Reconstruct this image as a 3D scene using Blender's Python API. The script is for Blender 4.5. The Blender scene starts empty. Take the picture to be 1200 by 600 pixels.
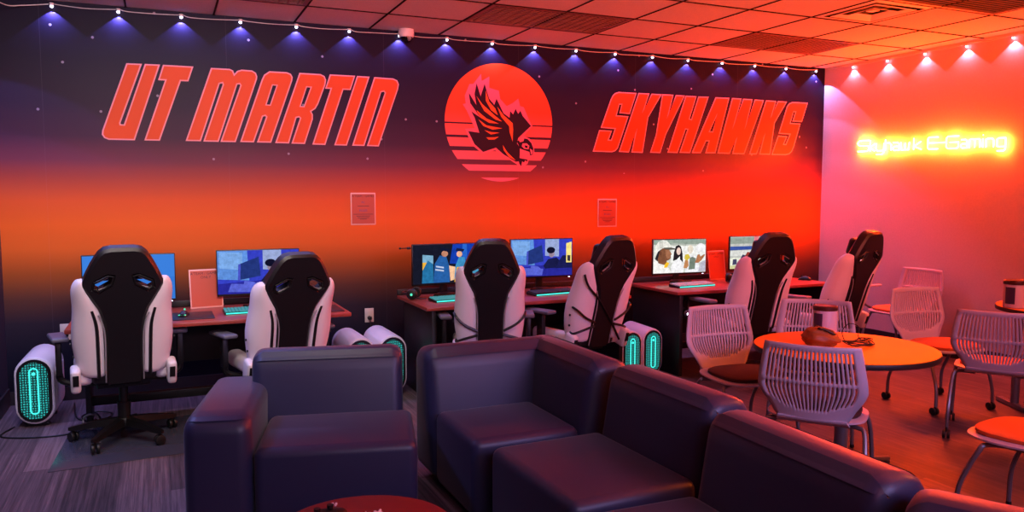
import bpy, bmesh, math, random
from mathutils import Vector, Matrix
random.seed(7)
SC = bpy.context.scene
COL = SC.collection
PI = math.pi
R = math.radians
# ------------------------------------------------------------------ room numbers (metres)
D, XR, XL, HC, EYE = 6.654, 6.815, -1.06, 2.944, 1.544

# ------------------------------------------------------------------ materials
def lin(c):
    return tuple(((v/255)/12.92 if v/255 <= .04045 else ((v/255+.055)/1.055)**2.4) for v in c)
def mat(name, col, rough=.6, metal=0., spec=.5, bump=0., bscale=200., emit=None, estr=1., srgb=True, trans=0.):
    m = bpy.data.materials.new(name); m.use_nodes = True
    nt = m.node_tree; b = nt.nodes['Principled BSDF']
    c = lin(col) if srgb else col
    b.inputs['Base Color'].default_value = (*c, 1)
    b.inputs['Roughness'].default_value = rough; b.inputs['Metallic'].default_value = metal
    b.inputs['Specular IOR Level'].default_value = spec
    if trans: b.inputs['Transmission Weight'].default_value = trans
    if emit:
        b.inputs['Emission Color'].default_value = (*(lin(emit) if srgb else emit), 1); b.inputs['Emission Strength'].default_value = estr
    if bump:
        tc = nt.nodes.new('ShaderNodeTexCoord'); n = nt.nodes.new('ShaderNodeTexNoise'); bp = nt.nodes.new('ShaderNodeBump')
        n.inputs['Scale'].default_value = bscale; n.inputs['Detail'].default_value = 3; bp.inputs['Strength'].default_value = bump
        bp.inputs['Distance'].default_value = .002
        nt.links.new(tc.outputs['Object'], n.inputs['Vector']); nt.links.new(n.outputs['Fac'], bp.inputs['Height']); nt.links.new(bp.outputs['Normal'], b.inputs['Normal'])
    return m
def emat(name, col, s=1.):
    m = bpy.data.materials.new(name); m.use_nodes = True
    nt = m.node_tree; nt.nodes.clear()
    e = nt.nodes.new('ShaderNodeEmission'); o = nt.nodes.new('ShaderNodeOutputMaterial')
    e.inputs['Color'].default_value = (*lin(col), 1); e.inputs['Strength'].default_value = s
    nt.links.new(e.outputs[0], o.inputs[0]); return m
def ramp(nt, stops, interp='LINEAR'):
    r = nt.nodes.new('ShaderNodeValToRGB'); r.color_ramp.interpolation = interp
    els = r.color_ramp.elements
    while len(els) < len(stops): els.new(.5)
    for e, (p, c) in zip(els, stops): e.position = p; e.color = (*c, 1) if len(c) == 3 else c
    return r
def math_n(nt, op, a, b=None):
    n = nt.nodes.new('ShaderNodeMath'); n.operation = op
    for i, v in enumerate((a, b)):
        if v is None: continue
        if isinstance(v, (int, float)): n.inputs[i].default_value = v
        else: nt.links.new(v, n.inputs[i])
    return n.outputs[0]

M = {}
M['black'] = mat('black_leather', (16,13,16), .42, bump=.15, bscale=300)
M['blackplastic'] = mat('black_plastic', (14,13,15), .4)
M['white_leather'] = mat('white_leather', (226,214,222), .45, bump=.08, bscale=300)
M['whiteplastic'] = mat('pale_plastic', (222,214,222), .4)
M['greyshell'] = mat('pale_grey_shell', (200,192,200), .42)
M['armpad'] = mat('grey_arm_pad', (95,92,104), .45)
M['silver'] = mat('silver_trim', (205,205,210), .3, .7)
M['steel'] = mat('grey_tube', (128,124,128), .35, .6)
M['rubber'] = mat('dark_rubber', (14,14,16), .5)
M['sofa'] = mat('navy_vinyl', (44,46,78), .42, spec=.55, bump=.08, bscale=160)
sb = M['sofa'].node_tree.nodes['Principled BSDF']; sb.inputs['Sheen Weight'].default_value = .2; sb.inputs['Sheen Roughness'].default_value = .35
M['desk_top'] = mat('red_brown_laminate', (150,62,50), .3)
M['desk_black'] = mat('black_laminate', (18,15,17), .5)
M['table'] = mat('maple_laminate', (252,142,10), .42, spec=.2)
M['edge'] = mat('dark_table_edge', (26,20,20), .45)
M['coffee'] = mat('mahogany_laminate', (120,28,26), .35)
M['chairshell'] = mat('pale_lavender_plastic', (182,172,186), .42)
M['cushion'] = mat('dark_seat_fabric', (70,34,30), .85, bump=.2, bscale=500)
M['cushion_orange'] = mat('orange_seat_fabric', (225,110,50), .8, bump=.2, bscale=500)
M['cable'] = mat('black_cable', (12,11,12), .5)
M['whitecable'] = mat('white_wire', (225,220,228), .5)
M['ledbody'] = mat('white_lamp_body', (225,222,228), .4)
M['ledlens'] = emat('lamp_lens', (225,225,255), 9)
M['tubeneon'] = emat('neon_tube', (255,255,255), 1)
M['paper'] = mat('pink_white_border', (235,205,205), .5)
M['print'] = mat('orange_print', (186,74,50), .5)
M['signborder'] = mat('sign_border', (226,164,158), .5)
M['ink'] = mat('dark_ink', (28,18,40), .6)
M['blueink'] = mat('blue_ink', (60,60,130), .6)
M['letter'] = mat('orange_letter_print', (224,78,34), .42, spec=.12)
M['outline'] = mat('pink_outline_print', (238,150,165), .42, spec=.12)
M['hawkdark'] = mat('dark_plum_print', (44,14,36), .42, spec=.12)
M['halo'] = mat('pink_print', (236,105,128), .42, spec=.12)
M['feather'] = mat('bright_orange_print', (240,96,50), .42, spec=.12)
M['tgrey'] = mat('grille_metal', (120,86,90), .5)
M['tdark'] = mat('grille_dark', (24,14,16), .8)
M['outlet'] = mat('outlet_plate', (205,196,190), .4)
M['mat_clear'] = mat('clear_floor_mat', (66,66,82), .2)
M['leather_brown'] = mat('brown_leather', (140,72,28), .55, bump=.4, bscale=90)
M['canlid'] = mat('dark_bronze_lid', (70,40,36), .3, .4)
M['canlabel'] = mat('navy_label', (52,38,70), .5)
M['teal'] = emat('teal_led', (70,240,225), 1.5)
M['tealkey'] = mat('backlit_keys', (40,60,66), .5, emit=(60,190,190), estr=.45)
M['palekey'] = mat('pale_keys', (170,160,165), .5, emit=(120,190,190), estr=.12)
M['darkkey'] = mat('dark_keys', (36,34,38), .5)
M['greenled'] = emat('green_led', (90,240,190), 1.2)
M['lens'] = mat('glass_dome', (8,6,8), .12)
M['clearframe'] = mat('acrylic_edge', (228,170,165), .2)

# mural : print gradient by height on the wall
def mural_mat():
    m = bpy.data.materials.new('mural_print'); m.use_nodes = True; nt = m.node_tree; b = nt.nodes['Principled BSDF']
    tc = nt.nodes.new('ShaderNodeTexCoord'); sx = nt.nodes.new('ShaderNodeSeparateXYZ'); nt.links.new(tc.outputs['Object'], sx.inputs[0])
    z = math_n(nt, 'DIVIDE', sx.outputs['Z'], 3.0)
    stops = [(0,(18,18,30)),(.12,(24,24,42)),(.20,(44,36,50)),(.26,(88,54,46)),(.32,(150,78,36)),(.38,(210,98,36)),(.44,(226,100,36)),(.50,(214,88,42)),(.555,(165,68,58)),(.60,(112,52,72)),(.66,(64,34,60)),(.74,(40,23,52)),(.85,(26,16,43)),(1,(22,15,46))]
    r = ramp(nt, [(p, lin(c)) for p, c in stops]); nt.links.new(z, r.inputs[0])
    # stars
    v = nt.nodes.new('ShaderNodeTexVoronoi'); v.voronoi_dimensions = '2D'; v.inputs['Scale'].default_value = 2.3
    cb = nt.nodes.new('ShaderNodeCombineXYZ'); nt.links.new(sx.outputs['X'], cb.inputs[0]); nt.links.new(sx.outputs['Z'], cb.inputs[1]); nt.links.new(cb.outputs[0], v.inputs['Vector'])
    star = math_n(nt, 'LESS_THAN', v.outputs['Distance'], .022)
    up = math_n(nt, 'GREATER_THAN', sx.outputs['Z'], 1.75)
    star = math_n(nt, 'MULTIPLY', star, up)
    # panel seams every 1.27 m
    seam = math_n(nt, 'LESS_THAN', math_n(nt, 'MODULO', math_n(nt, 'ADD', sx.outputs['X'], 10-.35+.0), 1.27), .004)
    star = math_n(nt, 'MAXIMUM', math_n(nt, 'MULTIPLY', star, .45), math_n(nt, 'MULTIPLY', seam, .03))
    mx = nt.nodes.new('ShaderNodeMix'); mx.data_type = 'RGBA'
    nt.links.new(star, mx.inputs[0]); nt.links.new(r.outputs[0], mx.inputs[6]); mx.inputs[7].default_value = (.6,.5,.7,1)
    nt.links.new(mx.outputs[2], b.inputs['Base Color']); b.inputs['Roughness'].default_value = .42; b.inputs['Specular IOR Level'].default_value = .12
    return m
M['mural'] = mural_mat()
def disc_mat():
    m = bpy.data.materials.new('sun_print'); m.use_nodes = True; nt = m.node_tree; b = nt.nodes['Principled BSDF']
    tc = nt.nodes.new('ShaderNodeTexCoord'); sx = nt.nodes.new('ShaderNodeSeparateXYZ'); nt.links.new(tc.outputs['Object'], sx.inputs[0])
    mr = nt.nodes.new('ShaderNodeMapRange'); mr.inputs['From Min'].default_value = 1.65; mr.inputs['From Max'].default_value = 2.74
    nt.links.new(sx.outputs['Z'], mr.inputs[0])
    r = ramp(nt, [(0, lin((236,110,136))), (.35, lin((236,98,100))), (.6, lin((236,78,44))), (1, lin((234,84,38)))]); nt.links.new(mr.outputs[0], r.inputs[0])
    nt.links.new(r.outputs[0], b.inputs['Base Color']); b.inputs['Roughness'].default_value = .42; b.inputs['Specular IOR Level'].default_value = .12
    return m
M['disc'] = disc_mat()
def floor_mat():
    m = bpy.data.materials.new('striped_carpet_planks'); m.use_nodes = True; nt = m.node_tree; b = nt.nodes['Principled BSDF']
    tc = nt.nodes.new('ShaderNodeTexCoord'); mp = nt.nodes.new('ShaderNodeMapping'); mp.inputs['Rotation'].default_value = (0,0,R(90))
    nt.links.new(tc.outputs['Object'], mp.inputs[0])
    br = nt.nodes.new('ShaderNodeTexBrick'); br.inputs['Scale'].default_value = 1; br.inputs['Brick Width'].default_value = 1.0; br.inputs['Row Height'].default_value = .25
    br.inputs['Mortar Size'].default_value = .0015; br.inputs['Color1'].default_value = (0,0,0,1); br.inputs['Color2'].default_value = (1,1,1,1); br.inputs['Mortar'].default_value = (.2,.2,.2,1)
    br.offset = .37; nt.links.new(mp.outputs[0], br.inputs['Vector'])
    # fine stripes along the plank
    n = nt.nodes.new('ShaderNodeTexNoise'); mp2 = nt.nodes.new('ShaderNodeMapping'); mp2.inputs['Scale'].default_value = (60, 1.2, 1)
    nt.links.new(tc.outputs['Object'], mp2.inputs[0]); nt.links.new(mp2.outputs[0], n.inputs['Vector']); n.inputs['Scale'].default_value = 1; n.inputs['Detail'].default_value = 4; n.inputs['Roughness'].default_value = .7
    n2 = nt.nodes.new('ShaderNodeTexNoise'); n2.inputs['Scale'].default_value = 260; nt.links.new(tc.outputs['Object'], n2.inputs['Vector'])
    f = math_n(nt, 'ADD', math_n(nt, 'MULTIPLY', br.outputs['Color'], .30), math_n(nt, 'MULTIPLY', n.outputs['Fac'], .95))
    f = math_n(nt, 'ADD', f, math_n(nt, 'MULTIPLY', n2.outputs['Fac'], .22))
    r = ramp(nt, [(.5, lin((44,32,38))), (.76, lin((90,70,78))), (1.0, lin((134,108,116)))]); nt.links.new(f, r.inputs[0])
    nt.links.new(r.outputs[0], b.inputs['Base Color']); b.inputs['Roughness'].default_value = .85
    bp = nt.nodes.new('ShaderNodeBump'); bp.inputs['Strength'].default_value = .3; bp.inputs['Distance'].default_value = .003
    nt.links.new(f, bp.inputs['Height']); nt.links.new(bp.outputs[0], b.inputs['Normal'])
    return m
M['carpet'] = floor_mat()
def vinyl_mat():
    m = bpy.data.materials.new('wood_planks'); m.use_nodes = True; nt = m.node_tree; b = nt.nodes['Principled BSDF']
    tc = nt.nodes.new('ShaderNodeTexCoord'); mp = nt.nodes.new('ShaderNodeMapping'); mp.inputs['Rotation'].default_value = (0,0,R(90))
    nt.links.new(tc.outputs['Object'], mp.inputs[0])
    br = nt.nodes.new('ShaderNodeTexBrick'); br.inputs['Scale'].default_value = 1; br.inputs['Brick Width'].default_value = 1.2; br.inputs['Row Height'].default_value = .18
    br.inputs['Mortar Size'].default_value = .0015; br.inputs['Color1'].default_value = (0,0,0,1); br.inputs['Color2'].default_value = (1,1,1,1); br.inputs['Mortar'].default_value = (.1,.1,.1,1)
    br.offset = .4; nt.links.new(mp.outputs[0], br.inputs['Vector'])
    n = nt.nodes.new('ShaderNodeTexNoise'); mp2 = nt.nodes.new('ShaderNodeMapping'); mp2.inputs['Scale'].default_value = (26, 2.2, 1)
    nt.links.new(tc.outputs['Object'], mp2.inputs[0]); nt.links.new(mp2.outputs[0], n.inputs['Vector']); n.inputs['Scale'].default_value = 1; n.inputs['Detail'].default_value = 5; n.inputs['Roughness'].default_value = .65
    f = math_n(nt, 'ADD', math_n(nt, 'MULTIPLY', br.outputs['Color'], .3), math_n(nt, 'MULTIPLY', n.outputs['Fac'], .9))
    r = ramp(nt, [(.38, lin((40,29,32))), (.65, lin((74,56,58))), (.92, lin((112,88,88)))]); nt.links.new(f, r.inputs[0])
    nt.links.new(r.outputs[0], b.inputs['Base Color']); b.inputs['Roughness'].default_value = .55
    return m
M['vinyl'] = vinyl_mat()
def noise_paint(name, c1, c2, rough, scale, spec=.5, bump=.1):
    m = bpy.data.materials.new(name); m.use_nodes = True; nt = m.node_tree; b = nt.nodes['Principled BSDF']
    tc = nt.nodes.new('ShaderNodeTexCoord'); n = nt.nodes.new('ShaderNodeTexNoise'); n.inputs['Scale'].default_value = scale; n.inputs['Detail'].default_value = 4
    nt.links.new(tc.outputs['Object'], n.inputs['Vector'])
    r = ramp(nt, [(.3, lin(c1)), (.7, lin(c2))]); nt.links.new(n.outputs['Fac'], r.inputs[0]); nt.links.new(r.outputs[0], b.inputs['Base Color'])
    b.inputs['Roughness'].default_value = rough; b.inputs['Specular IOR Level'].default_value = spec
    bp = nt.nodes.new('ShaderNodeBump'); bp.inputs['Strength'].default_value = bump; bp.inputs['Distance'].default_value = .002
    nt.links.new(n.outputs['Fac'], bp.inputs['Height']); nt.links.new(bp.outputs[0], b.inputs['Normal'])
    return m
M['tile'] = noise_paint('ceiling_tile', (205,198,198), (222,216,216), .9, 140, .2, .2)
M['wallpaint'] = noise_paint('wall_paint', (204,186,188), (212,194,196), .5, 60, .4, .05)
M['wallnavy'] = noise_paint('navy_wall_panel', (36,36,58), (42,42,66), .5, 40)
M['base'] = mat('dark_baseboard', (40,32,40), .5)
M['tbar_shade'] = mat('grid_bar', (44,28,28), .8, spec=.1)  # dark colour stands in for the shadow along the tile joints
def honey_mat():
    m = bpy.data.materials.new('lit_honeycomb_grille'); m.use_nodes = True; nt = m.node_tree; b = nt.nodes['Principled BSDF']
    tc = nt.nodes.new('ShaderNodeTexCoord'); v = nt.nodes.new('ShaderNodeTexVoronoi'); v.voronoi_dimensions = '2D'; v.feature = 'DISTANCE_TO_EDGE'; v.inputs['Scale'].default_value = 62; v.inputs['Randomness'].default_value = .3
    sx = nt.nodes.new('ShaderNodeSeparateXYZ'); cb = nt.nodes.new('ShaderNodeCombineXYZ'); nt.links.new(tc.outputs['Object'], sx.inputs[0]); nt.links.new(sx.outputs['X'], cb.inputs[0]); nt.links.new(sx.outputs['Z'], cb.inputs[1]); nt.links.new(cb.outputs[0], v.inputs['Vector'])
    k = math_n(nt, 'GREATER_THAN', v.outputs['Distance'], .20)
    b.inputs['Base Color'].default_value = (.01,.015,.015,1); b.inputs['Emission Color'].default_value = (*lin((40,190,185)), 1)
    nt.links.new(math_n(nt, 'MULTIPLY', k, .85), b.inputs['Emission Strength']); b.inputs['Roughness'].default_value = .4
    return m
M['honey'] = honey_mat()

# ------------------------------------------------------------------ mesh helpers
def bm_new(): return bmesh.new()
def xf(bm, verts, mtx):
    if mtx is not None: bmesh.ops.transform(bm, matrix=mtx, verts=verts)
def T(x=0, y=0, z=0, rx=0, ry=0, rz=0):
    return Matrix.Translation((x,y,z)) @ Matrix.Rotation(rz,4,'Z') @ Matrix.Rotation(ry,4,'Y') @ Matrix.Rotation(rx,4,'X')
def box(bm, size, mtx=None, bevel=0, seg=2, mi=0):
    r = bmesh.ops.create_cube(bm, size=1); vs = r['verts']
    bmesh.ops.scale(bm, vec=size, verts=vs)
    fs = set(f for v in vs for f in v.link_faces); es = list(set(e for v in vs for e in v.link_edges))
    if bevel:
        rr = bmesh.ops.bevel(bm, geom=es, offset=min(bevel, min(size)*.49), segments=seg, affect='EDGES', profile=.5)
        fs = set(rr['faces']) | set(f for f in fs if f.is_valid); vs = list(set(v for f in fs for v in f.verts))
    for f in fs: f.material_index = mi
    xf(bm, vs, mtx); return vs
def cyl(bm, r1, r2, h, mtx=None, n=24, mi=0, bevel=0):
    r = bmesh.ops.create_cone(bm, cap_ends=True, segments=n, radius1=r1, radius2=r2, depth=h); vs = r['verts']
    fs = set(f for v in vs for f in v.link_faces)
    if bevel:
        es = [e for e in set(e for v in vs for e in v.link_edges) if abs(e.verts[0].co.z-e.verts[1].co.z) < 1e-6]
        rr = bmesh.ops.bevel(bm, geom=es, offset=bevel, segments=2, affect='EDGES', profile=.5)
        fs = set(rr['faces']) | set(f for f in fs if f.is_valid); vs = list(set(v for f in fs for v in f.verts))
    for f in fs: f.material_index = mi
    xf(bm, vs, mtx); return vs
def sph(bm, r, mtx=None, u=16, v=10, mi=0):
    rr = bmesh.ops.create_uvsphere(bm, u_segments=u, v_segments=v, radius=r); vs = rr['verts']
    for f in set(f for w in vs for f in w.link_faces): f.material_index = mi
    xf(bm, vs, mtx); return vs
def smooth_path(pts, n=8):
    pts = [Vector(p) for p in pts]; P = [pts[0]] + pts + [pts[-1]]; out = []
    for i in range(1, len(P)-2):
        for k in range(n):
            t = k/n; a, b, c, d = P[i-1], P[i], P[i+1], P[i+2]
            out.append(.5*((2*b)+(c-a)*t+(2*a-5*b+4*c-d)*t*t+(3*b-a-3*c+d)*t**3))
    out.append(pts[-1]); return out
def tube(bm, pts, rad, n=8, mi=0, smooth=0, closed=False):
    if smooth: pts = smooth_path(pts, smooth)
    pts = [Vector(p) for p in pts]; rings = []; up = None
    N = len(pts)
    for i, p in enumerate(pts):
        if closed: d = pts[(i+1) % N]-pts[i-1]
        else: d = (pts[min(i+1,N-1)]-pts[max(i-1,0)])
        if d.length < 1e-9: d = Vector((0,0,1))
        d.normalize()
        if up is None: up = Vector((0,0,1)) if abs(d.z) < .9 else Vector((1,0,0))
        up = (up - d*up.dot(d))
        if up.length < 1e-6: up = d.orthogonal()
        up.normalize(); s = d.cross(up)
        r = rad[i] if isinstance(rad, (list, tuple)) else rad
        rings.append([bm.verts.new(p+(up*math.cos(a)+s*math.sin(a))*r) for a in [2*PI*k/n for k in range(n)]])
    for i in range(N if closed else N-1):
        A, B = rings[i], rings[(i+1) % N]
        for k in range(n):
            f = bm.faces.new((A[k], A[(k+1)%n], B[(k+1)%n], B[k])); f.material_index = mi
    if not closed:
        for rg, rev in ((rings[0], True), (rings[-1], False)):
            f = bm.faces.new(list(reversed(rg)) if rev else rg); f.material_index = mi
def loft(bm, rings, cap=True, mi=0, closed=True):
    V = [[bm.verts.new(p) for p in r] for r in rings]; n = len(V[0])
    for A, B in zip(V, V[1:]):
        for k in range(n if closed else n-1):
            f = bm.faces.new((A[k], A[(k+1)%n], B[(k+1)%n], B[k])); f.material_index = mi
    if cap:
        for rg, rev in ((V[0], True), (V[-1], False)):
            f = bm.faces.new(list(reversed(rg)) if rev else rg); f.material_index = mi
    return V
def lathe(bm, prof, n=24, mtx=None, mi=0):
    rings = [[(r*math.cos(2*PI*k/n), r*math.sin(2*PI*k/n), z) for k in range(n)] for r, z in prof]
    V = loft(bm, rings, True, mi); xf(bm, [v for r in V for v in r], mtx)
def prism(bm, poly, axis, a, b, mi=0, bevel=0, seg=3, mtx=None):
    # poly in two coords, swept along the third axis from a to b
    def P(u, v, w): return {'x': (w,u,v), 'y': (u,w,v), 'z': (u,v,w)}[axis]
    A = [bm.verts.new(P(u,v,a)) for u, v in poly]; B = [bm.verts.new(P(u,v,b)) for u, v in poly]; n = len(poly)
    fs = [bm.faces.new(A), bm.faces.new(list(reversed(B)))]
    for k in range(n): fs.append(bm.faces.new((A[k], B[k], B[(k+1)%n], A[(k+1)%n])))
    vs = A+B
    bmesh.ops.recalc_face_normals(bm, faces=fs)
    if bevel:
        es = list(set(e for v in vs for e in v.link_edges))
        rr = bmesh.ops.bevel(bm, geom=es, offset=bevel, segments=seg, affect='EDGES', profile=.5)
        fs = list(set(rr['faces']) | set(f for f in fs if f.is_valid)); vs = list(set(v for f in fs for v in f.verts))
    for f in fs: f.material_index = mi
    xf(bm, vs, mtx); return vs
def fill(bm, loops, fn, mi=0):
    # flat filled outline with holes; loops are 2-D, fn maps (u, v) to 3-D
    es = []
    for lp in loops:
        vs = [bm.verts.new((u, v, 0)) for u, v in lp]
        es += [bm.edges.new((vs[i], vs[(i+1) % len(vs)])) for i in range(len(vs))]
    r = bmesh.ops.triangle_fill(bm, use_beauty=True, use_dissolve=False, edges=es, normal=(0,0,1))
    fs = [g for g in r['geom'] if isinstance(g, bmesh.types.BMFace)]
    vs = set(v for e in es for v in e.verts)
    for v in vs: v.co = Vector(fn(v.co.x, v.co.y))
    for f in fs: f.material_index = mi
    return fs
def area2(p): return sum(p[i][0]*p[(i+1)%len(p)][1]-p[(i+1)%len(p)][0]*p[i][1] for i in range(len(p)))
def grow(poly, d):
    # mitred offset; d > 0 grows an outline (counted against its own winding)
    s = 1 if area2(poly) > 0 else -1; n = len(poly); out = []
    for i in range(n):
        a, b, c = Vector(poly[i-1]), Vector(poly[i]), Vector(poly[(i+1)%n])
        d1 = (b-a).normalized(); d2 = (c-b).normalized()
        n1 = Vector((d1.y, -d1.x))*s; n2 = Vector((d2.y, -d2.x))*s
        m = n1+n2
        if m.length < .2: m = n1
        m.normalize(); k = 1/max(.45, m.dot(n1)); out.append(tuple(b+m*d*k))
    return out
def obj(name, bm, mats, parent=None, smooth=True, angle=40, loc=None, rot=None, sub=0, kind=None, label=None):
    bmesh.ops.recalc_face_normals(bm, faces=bm.faces)
    me = bpy.data.meshes.new(name); bm.to_mesh(me); bm.free()
    for m in (mats if isinstance(mats, (list, tuple)) else [mats]): me.materials.append(m)
    o = bpy.data.objects.new(name, me); COL.objects.link(o)
    if smooth:
        for p in me.polygons: p.use_smooth = True
        try: me.set_sharp_from_angle(angle=R(angle))
        except Exception: pass
    if parent: o.parent = parent
    if loc: o.location = loc
    if rot: o.rotation_euler = rot
    if sub:
        s = o.modifiers.new('round', 'SUBSURF'); s.levels = sub; s.render_levels = sub
    if kind: o['kind'] = kind
    if label: o['label'] = label
    return o
def thing(name, label, cat, loc=(0,0,0), rz=0, group=None, rx=0, ry=0):
    o = bpy.data.objects.new(name, None); COL.objects.link(o); o.empty_display_size = .1
    o.location = loc; o.rotation_euler = (rx, ry, rz); tag(o, label, cat, group); return o
def tag(o, label, cat, group=None):
    o['label'] = label; o['category'] = cat
    if group: o['group'] = group
    return o
def struct(name, bm, m, smooth=False):
    o = obj(name, bm, m, smooth=smooth); o['kind'] = 'structure'; return o
def dup(root, loc, rz=0, label=None, scale=None, skip=()):
    r = root.copy(); COL.objects.link(r); r.location = loc; r.rotation_euler = (0,0,rz)
    if label: r['label'] = label
    if scale: r.scale = (scale,)*3
    for ch in list(root.children):
        if ch.name.split('.')[0] in skip: continue
        c = ch.copy(); COL.objects.link(c); c.parent = r
        for g in ch.children:
            d = g.copy(); COL.objects.link(d); d.parent = c
    return r
def text_into(bm, s, size, fn, mi=0, align='CENTER'):
    cu = bpy.data.curves.new('txt', 'FONT'); cu.body = s; cu.size = size; cu.align_x = align; cu.resolution_u = 2
    o = bpy.data.objects.new('txt', cu); me = o.to_mesh()
    vs = [bm.verts.new(fn(v.co.x, v.co.y)) for v in me.vertices]
    for p in me.polygons:
        try: f = bm.faces.new([vs[i] for i in p.vertices]); f.material_index = mi
        except ValueError: pass
    o.to_mesh_clear(); bpy.data.objects.remove(o); bpy.data.curves.remove(cu)
ORD = ['first','second','third','fourth','fifth','sixth','seventh','eighth','ninth','tenth','eleventh','twelfth','thirteenth','fourteenth','fifteenth','sixteenth','seventeenth','eighteenth']
# ------------------------------------------------------------------ light levels
NEON, NEON_COL = 780, (1, .055, .0045)
LEDK = 24
WORLD = (.012, .008, .020)
FILL_LIGHTS = [  # unseen fill lights, added to brighten and tint mural, ceiling, chairs and walls
 ('fill_light', (.9, -.9, 2.85), (-.3, 5.5, .5), (2.0, 1.4), 16, (.90, .70, .98), 85),
 ('fill_light', (.0, 3.1, 2.88), (-.1, 6.65, 1.0), (2.6, .4), 45, (1, .88, .78), 100),
 ('fill_light', (3.0, -.9, 2.3), (2.9, 4, .7), (1.4, 1.0), 19, (.58, .42, 1), 80),
 ('fill_light', (3.4, -.2, 1.9), (4.6, 4.6, 3.7), (3.4, .8), 140, (1, .10, .0), 75),
 ('fill_light', (-.3, .2, 2.0), (.6, 5.0, 3.4), (1.6, .6), 17, (1, .28, .34), 70),
 ('fill_light', (.6, -.4, 2.2), (6.8, 4.4, .9), (1.0, 1.0), 5, (1, .085, .06), 80),
 ('fill_light', (6.0, 1.7, 2.85), (3.0, 2.6, .4), (.8, .8), 62, (1, .15, .015), 130),  # unseen overhead source, inferred from the orange on cushions and tops
]
# outlines of the mural lettering and emblem (x, z on the mural, metres)
UTM=[('U',[[(-0.198,2.529),(-0.097,2.531),(-0.258,2.083),(-0.256,2.072),(-0.231,2.071),(-0.072,2.532),(0.028,2.534),(-0.164,1.959),(-0.338,1.958),(-0.367,1.97),(-0.381,1.994),(-0.377,2.025)]]),('T',[[(0.054,2.534),(0.265,2.535),(0.227,2.424),(0.173,2.423),(0.01,1.961),(-0.093,1.96),(0.066,2.421),(0.018,2.421)]]),('M',[[(0.398,2.533),(0.535,2.534),(0.558,2.524),(0.568,2.495),(0.593,2.523),(0.625,2.534),(0.703,2.533),(0.731,2.517),(0.74,2.489),(0.737,2.468),(0.563,1.965),(0.454,1.964),(0.614,2.412),(0.607,2.424),(0.587,2.42),(0.435,1.964),(0.327,1.963),(0.482,2.412),(0.478,2.424),(0.455,2.417),(0.304,1.965),(0.199,1.964)]]),('A',[[(0.838,2.535),(0.974,2.536),(1.004,2.525),(1.017,2.501),(1.013,2.473),(0.836,1.968),(0.731,1.967),(0.806,2.172),(0.797,2.181),(0.777,2.175),(0.702,1.967),(0.602,1.967),(0.779,2.467),(0.797,2.505)],[(0.861,2.427),(0.891,2.426),(0.836,2.27),(0.809,2.271)]]),('R',[[(1.076,2.537),(1.244,2.538),(1.276,2.524),(1.288,2.494),(1.281,2.455),(1.221,2.298),(1.197,2.256),(1.161,2.231),(1.174,2.206),(1.173,2.168),(1.105,1.965),(1.002,1.965),(1.074,2.172),(1.064,2.181),(1.041,2.175),(0.977,1.966),(0.873,1.966)],[(1.132,2.427),(1.163,2.426),(1.104,2.27),(1.079,2.271)]]),('T',[[(1.324,2.54),(1.531,2.542),(1.492,2.426),(1.431,2.425),(1.272,1.961),(1.171,1.962),(1.329,2.426),(1.285,2.426)]]),('I',[[(1.552,2.541),(1.654,2.541),(1.452,1.96),(1.352,1.96)]]),('N',[[(1.7,2.54),(1.863,2.539),(1.897,2.525),(1.911,2.494),(1.902,2.45),(1.727,1.96),(1.629,1.961),(1.791,2.415),(1.78,2.428),(1.755,2.421),(1.602,1.961),(1.503,1.961)]])]
SKY=[('S',[[(4.13,2.544),(4.334,2.545),(4.259,2.341),(4.144,2.344),(4.166,2.427),(4.14,2.428),(4.106,2.317),(4.242,2.313),(4.145,2.052),(4.125,2.001),(4.096,1.973),(4.061,1.962),(3.847,1.963),(3.916,2.167),(4.055,2.166),(4.018,2.078),(4.051,2.077),(4.093,2.188),(3.935,2.195),(4.043,2.471),(4.066,2.511),(4.092,2.532)]]),('K',[[(4.361,2.546),(4.485,2.548),(4.409,2.347),(4.515,2.547),(4.632,2.548),(4.476,2.315),(4.415,1.963),(4.288,1.965),(4.345,2.209),(4.253,1.964),(4.143,1.967)]]),('Y',[[(4.644,2.548),(4.775,2.55),(4.707,2.309),(4.809,2.549),(4.914,2.549),(4.692,2.154),(4.627,1.967),(4.509,1.967),(4.574,2.14)]]),('H',[[(4.93,2.548),(5.061,2.549),(4.979,2.319),(5.005,2.312),(5.09,2.548),(5.214,2.552),(4.993,1.975),(4.868,1.974),(4.962,2.211),(4.933,2.214),(4.837,1.972),(4.72,1.972)]]),('A',[[(5.309,2.551),(5.482,2.554),(5.316,1.979),(5.194,1.978),(5.234,2.1),(5.194,2.101),(5.129,1.977),(5.022,1.976)],[(5.339,2.386),(5.278,2.199),(5.238,2.2)]]),('W',[[(5.526,2.554),(5.645,2.555),(5.538,2.223),(5.672,2.553),(5.793,2.555),(5.702,2.229),(5.828,2.553),(5.947,2.553),(5.699,1.977),(5.545,1.976),(5.595,2.158),(5.504,1.978),(5.35,1.978)]]),('K',[[(5.982,2.552),(6.117,2.553),(6.052,2.361),(6.146,2.552),(6.269,2.552),(6.107,2.322),(6.054,1.979),(5.909,1.979),(5.976,2.211),(5.867,1.979),(5.772,1.978)]]),('S',[[(6.353,2.553),(6.571,2.555),(6.493,2.348),(6.364,2.348),(6.401,2.45),(6.371,2.452),(6.328,2.325),(6.472,2.322),(6.389,2.073),(6.361,2.019),(6.326,1.99),(6.273,1.979),(6.079,1.978),(6.162,2.181),(6.286,2.179),(6.242,2.094),(6.274,2.092),(6.329,2.205),(6.172,2.209),(6.278,2.503),(6.306,2.535)]])]
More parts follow.
